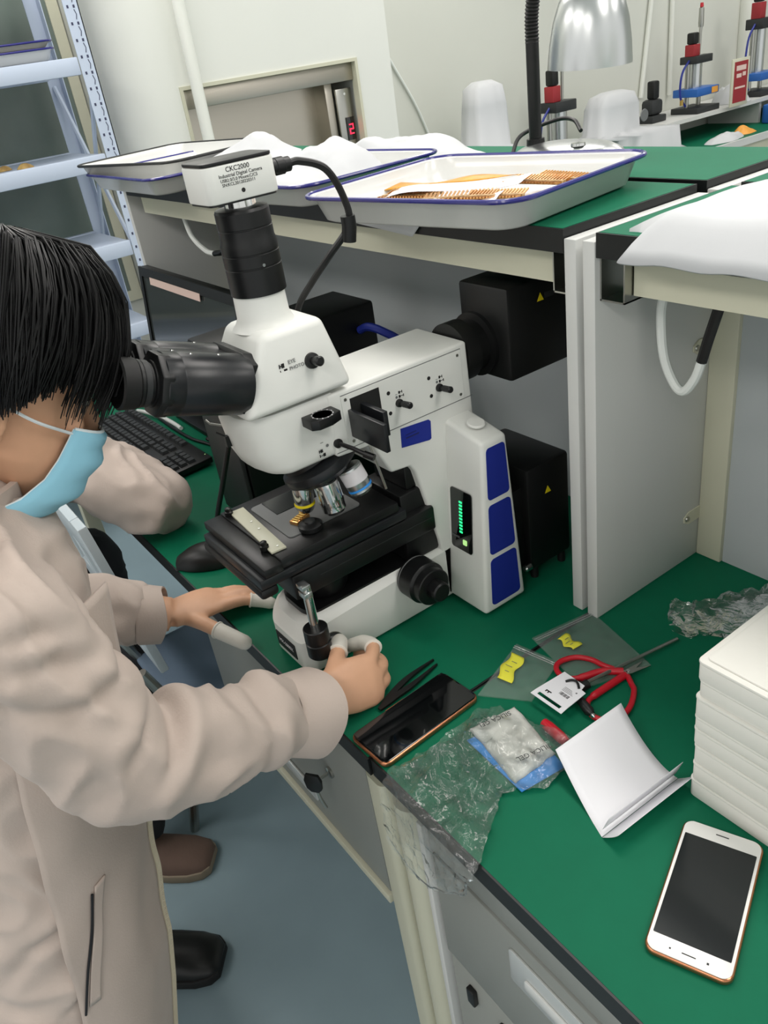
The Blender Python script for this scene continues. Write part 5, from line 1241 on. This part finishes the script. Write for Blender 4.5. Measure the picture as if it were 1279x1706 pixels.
# jacket: torso and sleeves fused into one cloth surface
bm = BM()
TS = [(.392, -.318, .075, .075), (.372, -.305, .120, .090), (.340, -.300, .150, .105), (.300, -.300, .170, .112), (.220, -.312, .166, .115), (.100, -.325, .158, .112), (.000, -.342, .155, .112), (-.100, -.360, .158, .115), (-.200, -.380, .162, .118), (-.300, -.400, .166, .120), (-.47, -.430, .172, .120)]
ell_tube(bm, [(-.075, y, z) for z, y, a, b in TS], [(b, a) for z, y, a, b in TS], up=(0, 1, 0), seg=40)
P, R_ = interp([(.050, -.312, .335), SR, (.100, -.272, .230), ER, (.106, -.165, .100), (.096, -.085, .068), (.089, -.045, .050)], [.070, .072, .066, .064, .058, .050, .046], 6); tube(bm, P, R_, 26)
P, R_ = interp([(-.20, -.300, .335), SL, (-.275, -.265, .21), EL, (-.290, -.160, .070), (-.258, -.105, .045)], [.068, .070, .062, .058, .050, .044], 6); tube(bm, P, R_, 24)
CREASE = [
[(-.1757, .2088), (-.1799, .1744), (-.2057, .1514), (-.2246, .1378)], [(-.1556, .1958), (-.171, .175), (-.1952, .1537), (-.2162, .1355)],
[(-.3221, .2882), (-.2887, .2668), (-.255, .2536), (-.2189, .2499), (-.1968, .254)], [(-.150, .2021), (-.1276, .1679), (-.1150, .1236), (-.1081, .0988)],
[(-.286, .3853), (-.2542, .3931), (-.2216, .3929)], [(-.2252, .351), (-.2194, .3144), (-.2093, .2673)],
[(-.3012, .3444), (-.2689, .3376), (-.244, .3191)], [(-.301, .3182), (-.2595, .305), (-.2251, .2759)], [(-.0951, .1542), (-.0906, .1045), (-.104, .0562)],
[(-.2455, .1751), (-.2224, .1903), (-.1991, .2056)], [(-.4495, -.1363), (-.4013, -.0757), (-.3472, -.0555), (-.3153, -.0013)], [(-.4139, -.1892), (-.3521, -.1554), (-.3188, -.1562)],
[(-.3233, -.0252), (-.3226, .0557), (-.3075, .1088)]]
def crease(p):
    d = 0; q = Vector((p.y, p.z))
    for L in CREASE:
        best = None; total = len(L) - 1
        for i in range(total):
            a, b = Vector(L[i]), Vector(L[i + 1]); ab = b - a; t_ = max(0, min(1, (q - a).dot(ab) / ab.length_squared)); c = a + ab * t_; r_ = (q - c); sd = r_.length
            if best is None or sd < best[0]: best = (sd, (i + t_) / total, 1 if ab.x * r_.y - ab.y * r_.x > 0 else -1)
        if best[0] < .05:
            w_ = best[0] * best[2]; e = math.sin(PI * (.12 + .76 * best[1])) 
            d += e * (-.0065 * math.exp(-(best[0] / .0075) ** 2) + .0050 * math.exp(-((w_ - .018) / .014) ** 2))
    return d
def jdisp(p):
    d = folds(1.0, .0065, 3)(p) + (crease(p) if p.x > -.02 else 0)
    e = Vector(ER); dist = (p - e).length
    if dist < .16: d += .0035 * math.exp(-(dist / .10) ** 2) * math.sin((p.y * 60 + p.z * 42 - p.x * 25) + 2 * nz(p, 12))
    w2 = (p - Vector((.092, -.07, .06))).length
    if w2 < .12: d += .0060 * math.exp(-(w2 / .08) ** 2) * math.sin(p.y * 85 - p.z * 50 + 1.5 * nz(p, 15))
    return d
jk = fused('jacket', bm, .0052, 5, 'jacket_cloth', P1, jdisp)
def cuff(c0, c1, r0, r1, parent, dark=False):
    M = aim(c0, c1); L = (Vector(c1) - Vector(c0)).length; bm = BM(); rings = []
    for r_, h in ((r0 - .002, 0), (r0 + .002, .004), (r1, L), (r1 - .0026, L + .0006), (r1 - .004, L - .012), (r0 - .012, .004)):
        rings.append([M @ Vector((r_ * (1 + .07 * math.sin(3 * a + 1) * (h / L)) * math.cos(a), r_ * (1 + .07 * math.sin(3 * a + 1) * (h / L)) * math.sin(a), h + .005 * math.sin(a * 2 + 2) * (h / L))) for a in [2 * PI * k / 40 for k in range(40)]])
    loft(bm, rings, cap=False); o = obj('cuff', bm, 'jacket_cloth', parent, 50)
    return o, M
co, CMx = cuff((.0915, -.060, .056), (.0885, -.014, .0335), .0470, .0560, P1)
lat('cuff_button', [(.0055, 0), (.0055, .0016), (.003, .002)], 'zip_cream', co, CMx @ RZ(20) @ T(.0515, 0, .024) @ RY(90), 16)
cuff((-.262, -.112, .048), (-.247, -.078, .037), .0440, .0430, P1)
# collar, open front panel with zip, pocket
bm = BM(); rings = []
for off, dz, g in ((0, -.012, 0), (.004, .020, 1), (.010, .044, 2), (.004, .046, 2), (-.006, .010, 1)):
    rings.append([Vector((-.075 + (.078 + off) * math.sin(a), -.296 + (.078 + off) * math.cos(a), .378 + dz - .030 * math.cos(a) + .006 * math.sin(3 * a))) for a in [2 * PI * k / 44 for k in range(44)]])
loft(bm, rings, cap=False); obj('collar', bm, 'jacket_cloth', P1, 50)
ZP = [(.30, -.186, .050), (.20, -.196, .036), (.10, -.212, .022), (.0, -.228, .010), (-.076, -.238, .0), (-.16, -.252, .0), (-.26, -.268, .0), (-.36, -.290, .0), (-.46, -.316, .0)]
bm = BM()
def fp(u, v):
    f = v * (len(ZP) - 1); i = min(int(f), len(ZP) - 2); g = f - i; z, ye, xe = [a * (1 - g) + b * g for a, b in zip(ZP[i], ZP[i + 1])]
    a = Vector((.096, ye - .135, z)); b = Vector((.080 + .006 * math.sin(v * 9), ye - .060, z)); c = Vector((xe, ye, z)); p = a * (1 - u) ** 2 + 2 * u * (1 - u) * (b + Vector((.022, 0, 0))) + c * u * u
    return p + Vector((.006 * nz((u * 2, v * 6, 1), 1.3), .004 * nz((u * 3, v * 7, 4), 1.3), 0))
sheet(bm, fp, 24, 70); thicken(obj('front_panel', bm, 'jacket_cloth', P1, 180), .003)
bm = BM(); zp = [fp(1, j / 140) + Vector((.0, .0025, 0)) for j in range(50, 141)]; tube(bm, zp, .0022, 6)
zt = obj('zip_tape', bm, 'zip_cream', P1)
bm = BM()
for j in range(0, 181):
    q = fp(1, (50 + j * .5) / 140) + Vector((0, .0055, 0)); box(bm, q.x - .0020, q.x + .0020, q.y - .0022, q.y + .0022, q.z - .0010, q.z + .0010)
zz_ = obj('zip_teeth', bm, 'zip_cream', zt); zz_['kind'] = 'stuff'
pk = [fp(.30, .42) + Vector((.004, 0, 0)), fp(.22, .50) + Vector((.004, 0, 0)), fp(.12, .58) + Vector((.004, 0, 0)), fp(.03, .66) + Vector((.004, 0, 0))]
tub('pocket_slit', pk, .0016, 'trousers', P1, 6, 6)
bm = BM(); sheet(bm, lambda u, v: fp(.34 + .10 * u - .27 * v, .41 + .24 * v) + Vector((.0035, 0, 0)), 6, 24); thicken(obj('pocket_welt', bm, 'jacket_cloth', P1, 180), .002)
# trousers and shoes
bm = BM()
ell_tube(bm, [(-.08, -.375, -.02), (-.08, -.385, -.10), (-.08, -.388, -.17)], [(.072, .105), (.078, .115), (.074, .112)], up=(0, 1, 0), seg=26)
for s in (1, -1):
    P, R_ = interp([HIPS[s], Vector(HIPS[s]).lerp(Vector(KN[s]), .5), KN[s], Vector(KN[s]).lerp(Vector(AN[s]), .45), Vector(AN[s]) + Vector((0, 0, -.005))], [.066, .066, .062, .060, .056], 5); tube(bm, P, R_, 20)
fused('trousers', bm, .009, 4, 'trousers', P1, folds(1, .004, 9))
def shoe(parent, ankle, heading, m, sole):
    M = T(ankle[0], ankle[1], -.75) @ RZ(heading); bm = BM(); rings = []
    prof = [(-.075, .024, .075), (-.070, .032, .090), (-.045, .037, .098), (-.010, .039, .096), (.030, .042, .078), (.075, .047, .062), (.115, .047, .052), (.145, .040, .040), (.160, .025, .026)]
    for y, hw, h in prof: rings.append([M @ Vector((hw * math.cos(PI * k / 12), y, .020 + (h - .020) * (math.sin(PI * k / 12) ** .75 if 0 < k < 12 else 0))) for k in range(13)])
    loft(bm, rings); u_ = obj('shoe', bm, m, parent, 60)
    bm = BM(); out = [(hw + .004, y) for y, hw, h in prof] + [(-hw - .004, y) for y, hw, h in prof[::-1]]; prism(bm, out, .0005, .022, 'z', M, r=.003); obj('sole', bm, sole, u_)
shoe(P1, (-.345, -.310), -40, 'black_plastic', 'rubber'); shoe(P1, (-.405, -.465), -25, 'black_plastic', 'rubber')
# ---------------------------------------------------------------- the second person, seated further along the desk
P2 = thing('person', 'person in beige jacket resting an elbow on the desk by the keyboard', 'person', (-.85, -.30, -.75))
HM2 = head_frame((-.97, -.17, .47), 22, 10); bm = BM(); add_head(bm, HM2)
ell_tube(bm, [HM2 @ Vector((0, -.03, -.02)), HM2 @ Vector((0, -.035, -.08)), (-.965, -.27, .34), (-.965, -.28, .30)], [(.055, .052), (.055, .05), (.056, .055), (.07, .08)], up=(0, 1, .3))
ell_tube(bm, [(-.965, -.285, .295), (-.965, -.303, .20), (-.965, -.325, .02), (-.965, -.347, -.15), (-.965, -.36, -.27)], [(.06, .11), (.074, .125), (.072, .115), (.074, .118), (.085, .130)], up=(0, 1, 0), seg=26)
S2, E2, W2_ = (-.800, -.190, .265), (-.545, .040, .060), (-.790, -.010, .120)
S3, E3, W3 = (-1.13, -.24, .265), (-1.22, -.26, .02), (-1.09, -.12, -.13)
for S_, E_, W_2 in ((S2, E2, W2_), (S3, E3, W3)):
    P, R_ = interp([S_, Vector(S_).lerp(Vector(E_), .5), E_, Vector(E_).lerp(Vector(W_2), .5), W_2], [.046, .042, .036, .034, .026], 6); tube(bm, P, R_, 16)
for W_2, d in ((W2_, Vector((-.078, .010, .024))), (W3, Vector((.045, .055, -.035)))):
    w0 = Vector(W_2); sd = Vector((-d.y, d.x, 0)).normalized(); ell_tube(bm, [w0, w0 + d * .4, w0 + d * .85, w0 + d], [(.016, .027), (.015, .033), (.013, .036), (.010, .030)], up=(0, 0, 1))
    for k, l in ((-1.5, .75), (-.5, .95), (.5, 1.0), (1.5, .88)): b0 = w0 + d * .9 + sd * k * .017; finger(bm, [b0, b0 + d * .45 * l + Vector((0, 0, .003)), b0 + d * .8 * l + Vector((0, 0, -.004))], .0092, .0075)
    b0 = w0 + d * .3 + sd * .03; finger(bm, [b0, b0 + d * .4 + sd * .014, b0 + d * .75 + sd * .016 + Vector((0, 0, -.006))], .0105, .009)
H2 = {1: (-.87, -.33, -.28), -1: (-1.06, -.33, -.28)}; K2 = {1: (-.74, -.05, -.27), -1: (-1.10, -.02, -.27)}; A2 = {1: (-.565, -.215, -.665), -1: (-1.10, -.03, -.665)}
for s in (1, -1):
    P, R_ = interp([H2[s], Vector(H2[s]).lerp(Vector(K2[s]), .5), K2[s], Vector(K2[s]).lerp(Vector(A2[s]), .45), A2[s]], [.066, .062, .050, .046, .034], 5); tube(bm, P, R_, 16)
fused('body', bm, .0050, 3, 'skin', P2)
add_eyes(P2, HM2); hair(P2, HM2, 11, 900)
bm = BM()
TS2 = [(.335, -.285, .078), (.315, -.285, .13), (.27, -.292, .165), (.18, -.305, .165), (.02, -.325, .158), (-.12, -.345, .16), (-.26, -.36, .17)]
ell_tube(bm, [(-.965, y, z) for z, y, a in TS2], [(.112, a) for z, y, a in TS2], up=(0, 1, 0), seg=36)
P, R_ = interp([(-.86, -.245, .275), S2, (-.680, -.070, .165), E2, (-.655, .030, .088), (-.740, .005, .108)], [.066, .070, .066, .062, .052, .046], 6); tube(bm, P, R_, 24)
P, R_ = interp([(-1.08, -.265, .275), S3, (-1.185, -.255, .15), E3, (-1.17, -.20, -.045), (-1.125, -.155, -.095)], [.066, .068, .062, .056, .05, .045], 6); tube(bm, P, R_, 22)
fused('jacket', bm, .0075, 4, 'jacket_cloth', P2, folds(1.1, .0075, 17))
bm = BM(); rings = []
for off, dz in ((0, -.012), (.005, .020), (.010, .040), (.004, .042), (-.006, .01)):
    rings.append([Vector((-.965 + (.080 + off) * math.sin(a), -.272 + (.080 + off) * math.cos(a), .320 + dz - .02 * math.cos(a))) for a in [2 * PI * k / 36 for k in range(36)]])
loft(bm, rings, cap=False); obj('collar', bm, 'jacket_cloth', P2, 50)
bm = BM(); ell_tube(bm, [(-.965, -.348, -.16), (-.965, -.358, -.24), (-.965, -.36, -.30)], [(.085, .130), (.095, .145), (.090, .145)], up=(0, 1, 0), seg=24)
for s in (1, -1):
    P, R_ = interp([H2[s], Vector(H2[s]).lerp(Vector(K2[s]), .5), K2[s], Vector(K2[s]).lerp(Vector(A2[s]), .45), A2[s]], [.086, .080, .068, .062, .056], 5); tube(bm, P, R_, 18)
fused('trousers', bm, .010, 4, 'trousers', P2, folds(1, .004, 5))
shoe(P2, (-.565, -.225), -40, 'shoe_brown', 'shoe_sole'); shoe(P2, (-1.10, -.04), 5, 'shoe_brown', 'shoe_sole')
# stools
def stool(label, x, y, zt):
    t = thing('stool', label, 'stool', (x, y, -.75)); bm = BM(); prism(bm, rrect(x - .16, x + .16, y - .15, y + .15, .05), zt - .04, zt, 'z', r=.012, seg=3); obj('seat', bm, 'stool_blue', t)
    for sx in (-1, 1):
        for sy in (-1, 1): tub('leg', [(x + sx * .11, y + sy * .10, zt - .038), (x + sx * .15, y + sy * .14, -.75)], .011, 'steel', t, 10)
    return t
stool('blue-grey padded stool under the person at the keyboard', -.965, -.42, -.385)
# empty chair pushed under the desk between the two people
t = thing('plastic_chair', 'pale plastic chair with slotted back standing between the two people', 'chair', (-.545, .02, -.75))
bm = BM(); prism(bm, rrect(-.68, -.42, -.075, .165, .03), -.318, -.300, 'z', r=.006); obj('seat', bm, 'stool_blue', t)
bm = BM()
BX0, BX1, BZ0, BZ1, by = -.675, -.425, -.20, .135, -.098
BMx = T(0, by, 0) @ RX(8)
for e in ((BX0, BX0 + .045, BZ0, BZ1), (BX1 - .045, BX1, BZ0, BZ1), (BX0 + .045, BX1 - .045, BZ1 - .07, BZ1), (BX0 + .045, BX1 - .045, BZ0, BZ0 + .06), (BX0 + .045, BX1 - .045, -.06, -.02), (-.565, -.535, BZ0 + .06, BZ1 - .07)): box(bm, e[0], e[1], -.008, .008, e[2], e[3], M=BMx, r=.003)
obj('backrest', bm, 'chair_plastic', t)
for x in (-.655, -.445):
    tub('leg', [(x, -.05, -.318), (-.655 if x < -.5 else -.575, -.10, -.75)], .011, 'steel', t, 10); tub('leg', [(x, .14, -.318), (-.655 if x < -.5 else -.575, .15, -.75)], .011, 'steel', t, 10); tub('back_support', [(x, -.068, -.305), (x, -.108, -.19)], .010, 'steel', t, 10)
